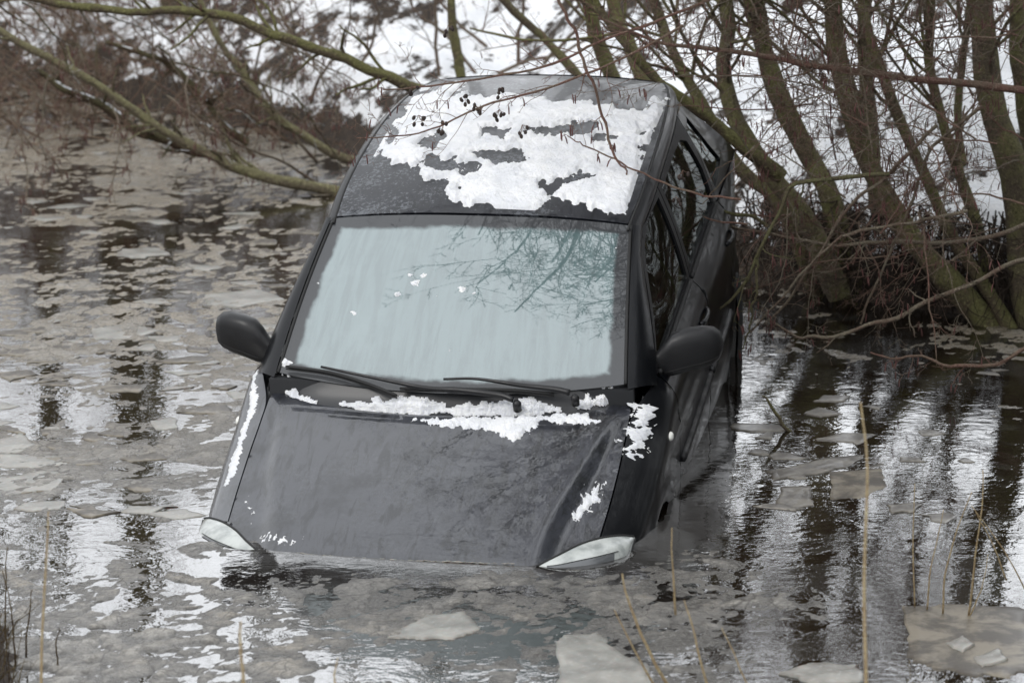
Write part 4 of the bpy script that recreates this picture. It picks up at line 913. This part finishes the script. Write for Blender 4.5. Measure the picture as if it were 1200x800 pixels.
trunks = [ # px path from base up, distances, radius px, label
 ([(985, 318), (950, 270), (905, 210), (870, 150), (848, 80), (850, 0)], (15.3, 15.3, 15.35, 15.4, 15.5, 15.6), (20, 17, 15, 14, 13, 12), 'mossy alder trunk nearest the car, bending up from the water edge', (-.25, .1, 1.3)),
 ([(1000, 325), (978, 245), (945, 180), (905, 90), (880, 0)], (15.6, 15.6, 15.7, 15.8, 15.9), (22, 18, 17, 16, 15), 'thick straight alder trunk leaning left, second from the car', (-.35, -.3, 1.5)),
 ([(1180, 385), (1130, 345), (1060, 270), (1010, 180), (990, 100), (978, 0)], (14.95, 15.0, 15.1, 15.2, 15.3, 15.4), (26, 22, 18, 17, 16, 15), 'stout olive alder trunk curving out of the water in the middle of the clump', (-.1, -.3, 1.4)),
 ([(1060, 340), (1030, 250), (1020, 150), (1012, 60), (1015, 0)], (15.7, 15.8, 15.9, 16, 16), (14, 13, 12, 11, 10), 'slim dark alder trunk just behind the stout middle one', (.1, .1, 1.5)),
 ([(1190, 370), (1150, 330), (1120, 280), (1085, 200), (1045, 120), (1010, 20), (1002, -20)], (14.9, 15, 15, 15.05, 15.1, 15.2, 15.2), (13, 11, 10, 9, 9, 8, 8), 'narrow alder stem slanting left across the stout trunks', (-.35, -.2, 1.1)),
 ([(1160, 350), (1150, 290), (1130, 220), (1110, 160), (1090, 80), (1092, 0)], (15.2, 15.2, 15.3, 15.3, 15.4, 15.4), (11, 10, 9, 8, 8, 7), 'thin brown alder stem left of the widest right trunk', (0, .1, 1.2)),
 ([(1225, 400), (1200, 290), (1185, 200), (1160, 120), (1150, 0)], (14.9, 15, 15, 15.1, 15.2), (30, 26, 23, 21, 20), 'widest mossy alder trunk at the right edge', (-.1, -.1, 1.5)),
 ([(1235, 340), (1215, 200), (1200, 100), (1192, 0)], (15.4, 15.5, 15.5, 15.6), (18, 16, 15, 14), 'alder trunk cut by the right edge of the picture', (0, .1, 1.4)),
 ([(1160, 330), (1140, 240), (1125, 150), (1130, 60), (1135, 0)], (15.9, 15.9, 16, 16, 16), (8, 7, 7, 6, 6), 'thin upright alder sapling between the two right trunks', (.1, 0, 1.2)),
 ([(960, 330), (915, 240), (860, 190), (830, 135), (790, 60), (765, 0)], (15.6, 15.6, 15.65, 15.7, 15.8, 15.9), (13, 12, 11, 10, 9, 9), 'slim alder trunk leaning left behind the car roof corner', (-.45, -.3, 1.2)),
 ([(880, 320), (820, 220), (770, 130), (735, 50), (715, 0)], (16.6, 16.6, 16.6, 16.7, 16.8), (13, 12, 12, 11, 10), 'dark alder trunk rising behind the right end of the roof', (-.3, 0, 1.3)),
 ([(780, 260), (740, 150), (705, 60), (690, 0)], (16.9, 17, 17, 17), (14, 13, 12, 11), 'blurred alder trunk behind the roof, left of the dark one', (-.2, 0, 1.4)),
 ([(800, 270), (700, 120), (640, 50), (590, 0)], (17.3, 17.3, 17.4, 17.4), (10, 8, 7, 6), 'thin alder stem slanting far left behind the roof', (-.8, 0, .9)),
 ([(560, 150), (540, 80), (528, 0)], (18.6, 18.6, 18.6), (8, 8, 7), 'lone blurred sapling trunk behind the left part of the roof', (-.05, 0, 1.6)),
]
for k, (px, Ys, rp, lb, dr_) in enumerate(trunks):
    P = pth(px, Ys); P[0] = P[0] - np.array([0, 0, .12]); R_ = [r_ * S * y * .74 for r_, y in zip(rp, Ys)]
    dx, dy, dz = dr_; r1 = R_[-1]
    ext = [(dx, dy, dz, r1 * .8), (dx * 1.3, dy * 1.3, dz, r1 * .55), (dx * 1.5, dy * 1.5, dz * .9, r1 * .22)]
    alder('alder_tree', lb, 'tree', P, R_, A_ if k < 10 else None, br=15 if k < 11 else 9, tw=5, tl=4, m=BARK if k % 3 else BARK2, seed=20 + k, extend=ext, bias=(-.5, -.55, .0), bw=.35, blen=.20, wobble=.012, cones=30, ts=.42)
# overhead limbs reaching over the car: their twigs mirror in bonnet, roof and glass
for k, (p0, p1, p2, p3, r_) in enumerate([
    ((1.5, 15.4, 2.4), (.9, 14.3, 3.2), (.2, 13.2, 3.7), (-.5, 12.2, 3.9), .032), ((1.6, 15.2, 2.0), (1.2, 13.8, 2.9), (.85, 12.6, 3.3), (.5, 11.5, 3.5), .030),
    ((1.4, 15.6, 3.0), (.6, 15.2, 3.9), (-.2, 14.4, 4.5), (-.8, 13.6, 4.9), .034), ((2.1, 15.1, 2.6), (1.7, 13.9, 3.8), (1.2, 12.9, 4.6), (.7, 12.1, 5.0), .030)]):
    alder('overhanging_limb', ['bare alder limb arching over the bonnet above the picture', 'bare alder limb reaching over the open water right of the bonnet', 'high bare alder limb stretching over the car roof', 'high bare alder limb above the windscreen'][k], 'branch',
          [p0, p1, p2, p3], [r_, r_ * .8, r_ * .5, r_ * .2], 'alder limbs high above the car', br=16, tw=7, tl=5, seed=70 + k, blen=.34, up=.1, m=BARK2, clear=True)
for k, (pp, r_) in enumerate([([(1.5, 14.6, 1.9), (1.0, 13.9, 2.5), (.55, 13.4, 2.9), (.1, 13.1, 3.2)], .022), ([(1.6, 14.2, 2.0), (1.1, 13.2, 2.6), (.6, 12.8, 2.9), (.15, 12.7, 3.0)], .018), ([(1.3, 15.3, 2.2), (.8, 14.5, 3.0), (.3, 13.9, 3.4), (-.2, 13.4, 3.6)], .022), ([(1.9, 14.4, 2.2), (1.3, 13.6, 3.2), (.8, 12.9, 3.7), (.3, 12.3, 3.9)], .02), ([(1.4, 15.2, 2.2), (1.0, 14.8, 2.9), (.5, 14.5, 3.2), (-.1, 14.0, 3.3)], .02), ([(1.7, 14.9, 2.4), (1.2, 14.4, 3.4), (.7, 14.0, 3.9), (.2, 13.3, 4.3)], .02), ([(1.8, 14.0, 2.0), (1.1, 13.4, 2.4), (.5, 13.1, 2.6), (.0, 13.2, 2.7)], .012)]):
    alder('overhanging_limb', ['lowest bare limb over the right half of the windscreen, above the picture', 'bare limb with many side shoots over the bonnet gap', 'bare limb crossing high above the front edge of the roof', 'bare forked limb high over the right front wing', 'bare limb above the rear window pillar, out over the roof', 'tall bare limb rising over the middle of the roof', 'thin low limb just above the top of the windscreen view'][k], 'branch',
          pp, [r_, r_ * .75, r_ * .5, r_ * .25], 'alder limbs high above the car', br=18, tw=7, tl=4, seed=90 + k, blen=.42, up=.05, m=BARK2, clear=True, thick=2.2)
for k, (pp, r_) in enumerate([([(1.2, 15.6, 2.4), (.6, 14.8, 3.1), (.0, 14.1, 3.4), (-.6, 13.6, 3.5)], .022), ([(1.1, 15.2, 2.8), (.4, 14.2, 3.6), (-.2, 13.3, 3.8), (-.7, 12.7, 3.8)], .02), ([(1.3, 15.8, 3.2), (.5, 15.2, 4.2), (-.2, 14.6, 4.5), (-.9, 14.1, 4.6)], .022)]):
    alder('overhanging_limb', ['limb above the roof whose twigs mirror in the right half of the bonnet', 'forked limb above the windscreen top, mirrored in the bonnet middle', 'highest forked limb over the rear of the roof'][k], 'branch',
          pp, [r_, r_ * .75, r_ * .5, r_ * .25], 'alder limbs high above the car', br=18, tw=7, tl=4, seed=120 + k, blen=.40, up=.05, m=BARK2, clear=True, thick=2.4)
for k, (pp, r_) in enumerate([([(1.5, 14.0, 1.8), (1.0, 13.3, 2.2), (.6, 12.9, 2.4), (.3, 12.6, 2.5)], .014), ([(1.3, 14.9, 2.0), (.8, 14.0, 2.5), (.4, 13.4, 2.7), (.0, 12.8, 2.8)], .014), ([(1.6, 13.6, 2.2), (1.0, 12.9, 2.8), (.5, 12.5, 3.0), (.1, 12.3, 3.1)], .014)]):
    alder('overhanging_limb', ['low twiggy limb just above the right edge of the windscreen', 'twiggy limb above the rear half of the windscreen', 'twiggy limb over the foot of the windscreen, right side'][k], 'branch',
          pp, [r_, r_ * .8, r_ * .6, r_ * .3], 'alder limbs high above the car', br=22, tw=8, tl=4, seed=150 + k, blen=.38, up=.0, m=BARK2, clear=True, thick=2.2)
IVY = mat('dark_ivy_leaves', (.022, .032, .014), .45); b = NB(IVY); b.set('Base Color', b.mix(b.ramp(b.noise(b.coord('Object'), 6, 3), .4, .6), (.014, .021, .009), (.035, .045, .018)))  # unseen ivy trees, added to darken what the right flank reflects
for k, (x, y, hgt, rd_) in enumerate([(4.3, 13.6, 5.5, 1.3), (4.9, 11.6, 5.0, 1.3), (5.6, 13.0, 6.5, 1.6), (5.4, 9.6, 5.0, 1.4)]):
    z = float(ground_h(np.array([x]), np.array([y]))[0][0]) - .1; rg = np.random.default_rng(900 + k); root = empty('added_ivy_tree', (x, y, z))
    tag(root, 'added dark ivy covered tree out of view on the right, darkening the car flank', 'tree', 'ivy covered trees added out of view on the right')
    P, R_ = smooth_path([(0, 0, 0), (.1, 0, hgt * .3), (-.1, .1, hgt * .6), (0, 0, hgt)], [.16, .13, .09, .03], 16); tubes('trunk', [(P[None], R_[None], 10)], BARK2, root)
    cl2 = np.stack([rg.normal(0, rd_ * .42, 70), rg.normal(0, rd_ * .42, 70), rg.uniform(.1, hgt, 70)], 1); n = 16000
    c2 = cl2[rg.integers(0, 70, n)] + rg.normal(0, .22, (n, 3)); a = rg.normal(size=(n, 3)); a /= np.linalg.norm(a, axis=1, keepdims=True); b2_ = np.cross(a, rg.normal(size=(n, 3))); b2_ /= np.linalg.norm(b2_, axis=1, keepdims=True); sz = rg.uniform(.025, .055, (n, 1))
    V = np.stack([c2 - a * sz, c2 + b2_ * sz * .6, c2 + a * sz, c2 - b2_ * sz * .6], 1).reshape(-1, 3); mesh('crown', V, np.arange(n * 4).reshape(-1, 4), IVY, root)
# traced limbs and twigs
limbs = [
 ([(505, 112), (460, 92), (400, 68), (330, 42), (250, 17), (160, 15), (60, 2), (-30, -12)], 16.6, (8, 8, 7.5, 7, 6, 5.5, 5, 4), 'long mossy limb arching across the top left to the roof corner', BARK, 3),
 ([(400, 228), (330, 213), (262, 190), (210, 163), (150, 125), (80, 80), (-10, 30)], 18.3, (9, 8, 7, 6.5, 6, 6, 5), 'yellow green fallen limb slanting down into the slush ice', LIMB, 4),
 ([(428, 190), (380, 172), (320, 135), (285, 90), (262, 50), (235, 0)], 18.9, (6, 6, 5.5, 5, 4.5, 4), 'shorter yellow green limb reaching down to the roof edge', LIMB, 3),
 ([(262, 190), (215, 172), (160, 148), (100, 118), (40, 80)], 18.6, (5, 7, 7, 6, 4), 'dark fallen branch with snow along its top', LIMBS, 4),
 ([(290, 165), (250, 130), (205, 85), (180, 62), (120, 50)], 19.4, (6, 5, 5, 4, 3), 'snow dusted brown branch leaning behind the fallen limb', LIMBS, 4),
 ([(915, 205), (860, 165), (790, 108), (740, 60), (690, -5)], 14.6, (11, 9, 7.5, 6.5, 5), 'mossy limb slanting over the rear corner of the roof', BARK, 5),
 ([(1215, 108), (1060, 92), (960, 76), (870, 62), (780, 52), (700, 20)], 14.2, (5.5, 5, 4.5, 3.5, 2.5, 1.5), 'long nearly level twig across the tops of the trunks', TWIG, 7),
 ([(1215, 258), (1120, 282), (1030, 285), (960, 287), (880, 270), (800, 240), (700, 215)], 14.0, (4, 3.6, 3, 2.6, 2, 1.5, 1), 'long greenish twig sweeping left from the trunks to the roof edge', TWIGP, 7),
 ([(1215, 295), (1110, 345), (1010, 385), (940, 395), (900, 372)], 13.6, (3.5, 3.5, 3, 2.5, 1.5), 'pale arching twig drooping over the dark water', TWIGP, 6),
 ([(1215, 405), (1140, 430), (1080, 420), (1020, 415)], 13.4, (3, 3, 2, 1.2), 'red brown twig trailing just above the water at the right', TWIG, 3),
 ([(1040, 205), (935, 215), (912, 255), (888, 305), (862, 345), (826, 374), (797, 405), (778, 428)], 13.4, (3.5, 3.2, 3, 3, 2.6, 2.2, 1.8, 1), 'lichen covered yellow green twig hanging in front of the mirror', LICH, 6),
 ([(888, 305), (884, 340), (883, 370), (868, 405)], 13.35, (2.2, 2, 1.6, 1), 'short lichen covered twig hanging beside the door', LICH, 3),
 ([(655, -8), (672, 40), (690, 90), (712, 150), (728, 195), (742, 225)], 13.0, (2.6, 2.4, 2.2, 2, 1.6, 1), 'straight red brown shoot hanging in front of the snowy roof', TWIG, 2),
 ([(900, 262), (860, 250), (815, 230), (780, 150), (770, 140)], 13.9, (3, 2.6, 2.2, 2, 1.2), 'knobbly green twig beside the rear side window', LICH, 5),
 ([(840, -5), (760, 30), (700, 52), (640, 76), (560, 92), (500, 102), (452, 106)], 13.2, (2.4, 2.2, 2, 1.8, 1.6, 1.3, .9), 'fine alder twig with dark cones along the rear edge of the roof', TWIG, 7),
 ([(800, 30), (720, 75), (660, 97), (600, 112), (550, 132), (510, 150), (470, 162), (418, 160)], 13.0, (2.2, 2, 1.8, 1.6, 1.5, 1.3, 1.1, .8), 'fine alder twig with cones and catkins crossing the roof snow', TWIG, 7),
 ([(870, 235), (800, 222), (745, 200), (690, 172), (665, 160)], 13.0, (1.8, 1.6, 1.4, 1.1, .8), 'thin bare twig ending over the right side of the roof snow', TWIG, 3),
 ([(900, 372), (960, 300), (1000, 240), (1040, 200), (1100, 150)], 13.8, (1.8, 2.2, 2.6, 3, 3), 'slanting grey twig crossing the trunks down towards the water', TWIGP, 6),
 ([(1010, 385), (1040, 300), (1065, 240), (1100, 170), (1150, 120)], 13.9, (1.6, 2, 2.4, 2.6, 2.8), 'second slanting grey twig nearer the right trunks', TWIGP, 6),
 ([(875, 395), (930, 330), (985, 280), (1050, 262), (1130, 250)], 13.7, (1.2, 1.8, 2.2, 2.6, 3), 'bent grey twig between the mirror and the trunk bases', TWIGP, 5),
 ([(935, 520), (915, 492), (893, 462)], 13.0, (2.5, 3, 1.5), 'short broken stick poking out of the water beside the door', BARK2, 0),
]
for k, (px, Yd, rp, lb, m_, nb) in enumerate(limbs):
    P = pth(px, Yd); R_ = [r_ * S * Yd * (.84 if rp[0] > 4 else .78) for r_ in rp]
    nm = 'branch' if rp[0] > 4 else 'twig'
    if nb == 0:
        P, R_ = smooth_path(P, R_, 12); o = tubes('stick', [(wob(P, .006, k)[None], R_[None], 7)], m_); tag(o, lb, 'stick'); continue
    alder(nm, lb, 'branch', P, R_, None, br=int(nb * (2.6 if Yd < 16 else 5)), tw=4, tl=3 if Yd > 16 else 2, m=m_, seed=200 + k, blen=.16 if rp[0] > 2.5 else .22, up=-.02, wobble=.014 if rp[0] > 4 else .013, clear=True, tm=m_ if m_ in (LICH, TWIGP) else TWIG, cones=10 if Yd < 15 else 6, K=34)
# cones on the twigs over the roof: clusters
cl_ = [(520, 148), (612, 152), (585, 134), (588, 108), (545, 116), (491, 141), (483, 104), (556, 126), (800, 205), (792, 236), (525, 36)]
for k, (u, v) in enumerate(cl_):
    c = at(u, v, 13.0); r_ = np.random.default_rng(k); mb = MB(); n = r_.integers(3, 6)
    root = empty('alder_cones', c); tag(root, 'small cluster of dark woody alder cones hanging on a fine twig', 'cones', 'clusters of alder cones on the fine twigs')
    for j in range(n):
        d = np.array([r_.uniform(-.022, .022), r_.uniform(-.015, .015), r_.uniform(-.028, .012)]); L_ = r_.uniform(.008, .011)
        ax = np.array([r_.normal() * .4, r_.normal() * .4, -1.]); ax /= np.linalg.norm(ax)
        MB().tube([d - ax * L_, d - ax * L_ * .7, d, d + ax * L_ * .7, d + ax * L_], [.002, .0056, .0072, .0056, .002], 8).build('cone', CONE, root)
        mb.tube([(0, 0, .02), d * .5 + [0, 0, .01], d - ax * L_], .0011, 4)
    mb.build('stalk', TWIG, root)

# tangle of bare twigs in front of and around the trunks, each spray its own branch
rg = np.random.default_rng(99)
for k in range(180):
    u = rg.uniform(800, 1210); v = rg.uniform(-40, 310); Y0 = rg.uniform(13.6, 15.2); p = at(u, v, Y0)
    d = np.array([rg.uniform(-1, .3), rg.uniform(-.7, .3), rg.uniform(-.55, .5)]); d /= np.linalg.norm(d); L_ = rg.uniform(.5, 1.1); q = [p]
    for j in range(5): d = d + rg.normal(0, .16, 3) + [0, 0, -.05]; d /= np.linalg.norm(d); q.append(q[-1] + d * L_ / 5)
    if min(x[2] for x in q) < .05: continue
    alder('spray', 'thin bare red brown spray of twigs tangled among the alder trunks', 'branch', q, list(np.linspace(.0042, .0014, 6) * rg.uniform(.5, 1.15)), 'tangled twig sprays among the trunks', br=8, tw=4, tl=2, m=TWIG if k % 2 else TWIGP, seed=400 + k, blen=.4, up=0, wobble=.01, tm=TWIG if k % 2 else TWIGP, cones=5, K=16)

# roots and dead canes at the foot of the clump
G0 = []
rg = np.random.default_rng(12)
for k in range(900):
    u = rg.uniform(870, 1260); p = onwater(u, rg.uniform(330, 400)); p[1] = np.interp(p[0], [.8, 1.35, 2.2, 3.5], [16.4, 15.75, 15.1, 14.85]) + rg.uniform(-.1, .25); p[2] = rg.uniform(.12, .5)
    q = [p]; d = np.array([rg.normal(0, .35), rg.uniform(-.8, .1), rg.uniform(-1.2, -.1)])
    for j in range(7): d = d + rg.normal(0, .25, 3); q.append(q[-1] + d / np.linalg.norm(d) * rg.uniform(.03, .08)); 
    G0.append(q)
G0 = np.array(G0); tag(tubes('dead_undergrowth', [(G0, np.tile(np.linspace(.004, .001, 8), (len(G0), 1)), 4)], mat('dark_roots', (.035, .026, .02), .9, 0, Specular_IOR_Level=.2)), 'tangle of thin roots and dead stems under the alder trunks', 'undergrowth', kind='stuff')

# thickets on the far bank, left and behind
def thicket(label, c, n, hgt, spread, seed, m=THICK, droop=.35, lean=(-.2, -.5)):
    rg = np.random.default_rng(seed); 
    P = []; 
    for k in range(n):
        p = np.array([rg.normal(0, spread * .45), rg.normal(0, spread * .3), -.05]); d = np.array([rg.normal(lean[0], .55), rg.normal(lean[1], .45), rg.uniform(.4, 1.1)]); L_ = hgt * rg.uniform(.6, 1.3); q = [p]
        for j in range(9): d = d / np.linalg.norm(d) + [0, 0, -droop * .32] + rg.normal(0, .07, 3); q.append(q[-1] + d / np.linalg.norm(d) * L_ / 9)
        P.append(q)
    P = np.array(P); R_ = np.tile(np.linspace(.0065, .002, 10), (n, 1)) * rg.uniform(.6, 1.4, (n, 1))
    b1 = spawn(P, R_, 7, 6, .30, .5, wander=.15, up=-.05, rg=rg, minr=.0018); b2 = spawn(*b1, 4, 5, .5, .6, wander=.2, up=-.05, rg=rg, minr=.0015)
    f = lambda q: (q[0][(q[0][..., 2] + c[2] > -.02).all(1)], q[1][(q[0][..., 2] + c[2] > -.02).all(1)])
    o = tubes('bramble_bush', [(P, R_, 5), (*f(b1), 3), (*f(b2), 3)], m); o.location = c; tag(o, label, 'bush', 'brown thickets on the far bank')
spotsT = [(20, 105, 21.5, 1.2), (75, 95, 22, 1.3), (130, 75, 22.3, 1.2), (185, 95, 21.6, 1.0), (240, 105, 21.2, .9), (300, 120, 20.6, .55), (350, 135, 20.2, .45), (-20, 60, 22.4, 1.4), (95, 40, 23, 1.3), (200, 40, 23, 1.0), (60, 140, 20.6, .9), (10, 165, 20.2, .8), (330, 60, 22, .7)]
adj = ['reddish', 'dense', 'wiry', 'sparse', 'low', 'drooping', 'snow flecked']
for k, (u, v, Yd, h_) in enumerate(spotsT):
    p = at(u, v + 25, Yd); gz = float(ground_h(np.array([p[0]]), np.array([p[1]]))[0][0]); p[2] = max(gz, .0)
    thicket('brown bare thicket of thin drooping canes on the far left bank', p, 17, h_, .9, 500 + k)
rg = np.random.default_rng(41)
for k in range(64):
    u = rg.uniform(-40, 360); v = rg.uniform(-30, 150); Y0 = rg.uniform(17.5, 20.0); p = at(u, v, Y0)
    d = np.array([rg.uniform(-.2, 1), rg.uniform(-.5, .3), rg.uniform(-.9, -.1)]); d /= np.linalg.norm(d); L_ = rg.uniform(.5, 1.0); q = [p]
    for j in range(5): d = d + rg.normal(0, .16, 3) + [0, 0, -.04]; d /= np.linalg.norm(d); q.append(q[-1] + d * L_ / 5)
    if min(x[2] for x in q) < .04: continue
    alder('spray', 'blurred red brown spray of twigs drooping over the slush at the upper left', 'branch', q, list(np.linspace(.006, .0022, 6)), 'drooping twig sprays at the upper left', br=8, tw=4, tl=3, m=TWIGP if k % 3 else LIMBS, seed=800 + k, blen=.42, up=-.05, wobble=.012, tm=THICK, cones=14, K=16, thick=1.5)
# a few pale dead stems over the snow behind the car
rg = np.random.default_rng(77)
for k in range(14):
    u = rg.uniform(250, 640); Yd = rg.uniform(18.6, 21); p = at(u, rg.uniform(20, 120), Yd); gz = float(ground_h(np.array([p[0]]), np.array([p[1]]))[0][0]); p[2] = gz
    q = [p]; d = np.array([rg.normal(0, .5), rg.normal(-.3, .3), 1.]); 
    for j in range(5): d = d / np.linalg.norm(d) + rg.normal(0, .15, 3); q.append(q[-1] + d / np.linalg.norm(d) * .26)
    alder('shrub', 'thin leafless shrub stem standing in the snow behind the car', 'shrub', q, list(np.linspace(.011, .003, 6)), 'leafless shrub stems on the snowy bank', br=7, tw=4, tl=3, m=TWIGP, seed=600 + k, blen=.5, up=.1, wobble=.02, tm=TWIG, K=14)
rg = np.random.default_rng(31)
for k in range(13):  # scrub added above the view to darken reflections on the left
    x = -6.6 + k * .42 + rg.uniform(-.15, .15); y = rg.uniform(23.6, 25.6); z = float(ground_h(np.array([x]), np.array([y]))[0][0])
    n_ = len([o for o in bpy.data.objects if o.name.startswith('bramble_bush')])
    thicket('tall brown leafless scrub added above view on the left bank, darkening the slush reflections', np.array([x, y, z]), 34, 2.3, .8, 960 + k, droop=.08, lean=(0, 0))
# trees farther back on the bank (their trunks show in the water)
bt_ = [(-2.85, 23.6, .15), (-3.6, 24.6, .09), (-4.6, 24.2, .10), (-.9, 24.5, .10), (.6, 23.0, .09), (2.2, 22.5, .11), (-1.9, 26, .12), (-5.4, 23.4, .12), (-2.3, 22.6, .06), (-3.2, 23.0, .07), (-6.5, 25, .14), (-4.0, 23.6, .08), (-1.2, 21.8, .06)]
for k, (x, y, r_) in enumerate(bt_):
    z = float(ground_h(np.array([x]), np.array([y]))[0][0]) - .1; l_ = np.random.default_rng(k).normal(0, .12, 6)
    P = [(x, y, z), (x + l_[0], y + l_[1], z + 1.6), (x + l_[0] + l_[2], y, z + 3.4), (x + l_[0] + l_[2] + l_[4], y, z + 5.4), (x + l_[0] + l_[5], y, z + 7.4)]
    alder('bank_tree', 'bare tree standing on top of the far bank, trunk mirrored in the water', 'tree', P, [r_, r_ * .85, r_ * .6, r_ * .35, r_ * .1], 'bare trees on top of the far bank', br=14, tw=5, tl=3, seed=700 + k, blen=.28, up=.35, clear=False, m=BARK2, wobble=.05)

# ------------------------------------------------------------------ reeds in front
def stalk(pts, Y, r_, label, group=None, m=REED, kink=None):
    P = [at(u, v, Y) for u, v in pts]
    r_ *= 1.3; P, R_ = smooth_path(P, np.linspace(r_, r_ * .45, len(P)), 14); P = wob(P, .002, int(pts[0][0])); c = P[0].copy(); mb = MB(); mb.tube(P - c, R_, 7)
    for t in (4, 8): # nodes on the stem
        mb.tube([P[t] - c - (P[t + 1] - P[t]) * .06, P[t] - c, P[t] - c + (P[t + 1] - P[t]) * .06], [R_[t], R_[t] * 1.35, R_[t]], 7)
    o = mb.build('dry_stalk', m); o.location = c; return tag(o, label, 'reed', group)
def yd(u, v): return float(onwater(u, v)[1])
for a in [
 ([(1015, 840), (1013, 700), (1016, 560), (1009, 470)], 8.6, .0042, 'tall blurred dry reed crossing the dark water on the right'),
 ([(792, 720), (788, 660), (787, 618)], 9.6, .0028, 'thin dry stalk below the right headlight'),
 ([(790, 815), (762, 765), (740, 715), (729, 672)], 9.3, .0042, 'thick bent straw coloured stalk at the bottom, right of the big floe'),
 ([(775, 815), (748, 770), (720, 714)], 9.3, .0030, 'thinner straw stalk leaning left beside the thick bent one'),
 ([(830, 810), (818, 760), (802, 702)], 9.2, .0030, 'pale leaning stalk at the bottom between the bent stalks and the reed'),
 ([(48, 830), (49, 760), (54, 660), (57, 598)], 9.0, .0036, 'tall blurred straw stalk in front of the left bank corner'),
 ([(286, 830), (283, 770), (281, 728)], 8.2, .0042, 'short blurred stalk stub at the bottom left of centre'),
 ([(1072, 712), (1070, 640), (1072, 566)], yd(1072, 712), .0022, 'thin upright stalk left of the right hand reed group'),
 ([(1086, 715), (1092, 660), (1106, 597)], yd(1086, 715), .0022, 'thin stalk leaning right in the right hand reed group'),
 ([(1105, 720), (1108, 670), (1122, 620), (1139, 576)], yd(1105, 720), .0026, 'kinked stalk in the middle of the right hand reed group'),
 ([(1135, 722), (1142, 660), (1150, 600), (1152, 550)], yd(1135, 722), .0030, 'tallest straight stalk of the right hand reed group'),
 ([(1136, 722), (1150, 690), (1158, 650)], yd(1136, 722), .0020, 'short stalk at the foot of the tallest one'),
 ([(1215, 720), (1180, 650), (1138, 592)], yd(1140, 715), .0022, 'broken stalk leaning left across the right hand group'),
 ([(1180, 680), (1160, 630), (1143, 600)], yd(1140, 715), .0020, 'short broken stalk crossing behind the tallest stalk'),
 ([(395, 812), (392, 790), (396, 770)], 8.8, .0025, 'tiny blurred stalk tip at the bottom edge, middle left'),
 ([(880, 812), (862, 770), (846, 735)], 9.2, .0022, 'thin straw stalk leaning left above the upturned floe')]:
    stalk(*a)
# grass tuft in the near left corner
rg = np.random.default_rng(3); Q = []; RR = []
for k in range(520):
    x = rg.uniform(-2.15, -1.52); y = rg.uniform(9.6, 10.75)
    h_, s_2 = ground_h(np.array([x]), np.array([y]))
    if s_2[0] < -.02: continue
    p = np.array([x, y, float(h_[0]) - .01]); d = np.array([rg.normal(.1, .35), rg.normal(0, .35), 1.]); L_ = rg.uniform(.05, .22); q = [p]
    for j in range(5): d = d / np.linalg.norm(d) + rg.normal(0, .12, 3) + [0, 0, -.10]; q.append(q[-1] + d / np.linalg.norm(d) * L_ / 5)
    Q.append(q); RR.append(np.linspace(.0022, .0007, 6) * rg.uniform(.6, 1.3))
GR = bark_mat('dead_grass', (.16, .12, .055), (.075, .045, .025), .1, 20)
tag(tubes('dead_grass', [(np.array(Q), np.array(RR), 3)], GR), 'tuft of dead brown grass on the near bank corner at lower left', 'grass', kind='stuff')
for k, (pts, Y) in enumerate([([(8, 760), (6, 700), (9, 640)], 10.1), ([(30, 770), (34, 720), (38, 690)], 10.05), ([(18, 780), (14, 720), (3, 668)], 10.0), ([(68, 790), (66, 760), (69, 735)], 10.0)]):
    stalk(pts, Y, .0026, 'thin dead stem standing in the grass tuft on the near corner', 'dead stems in the near grass tuft', GR)
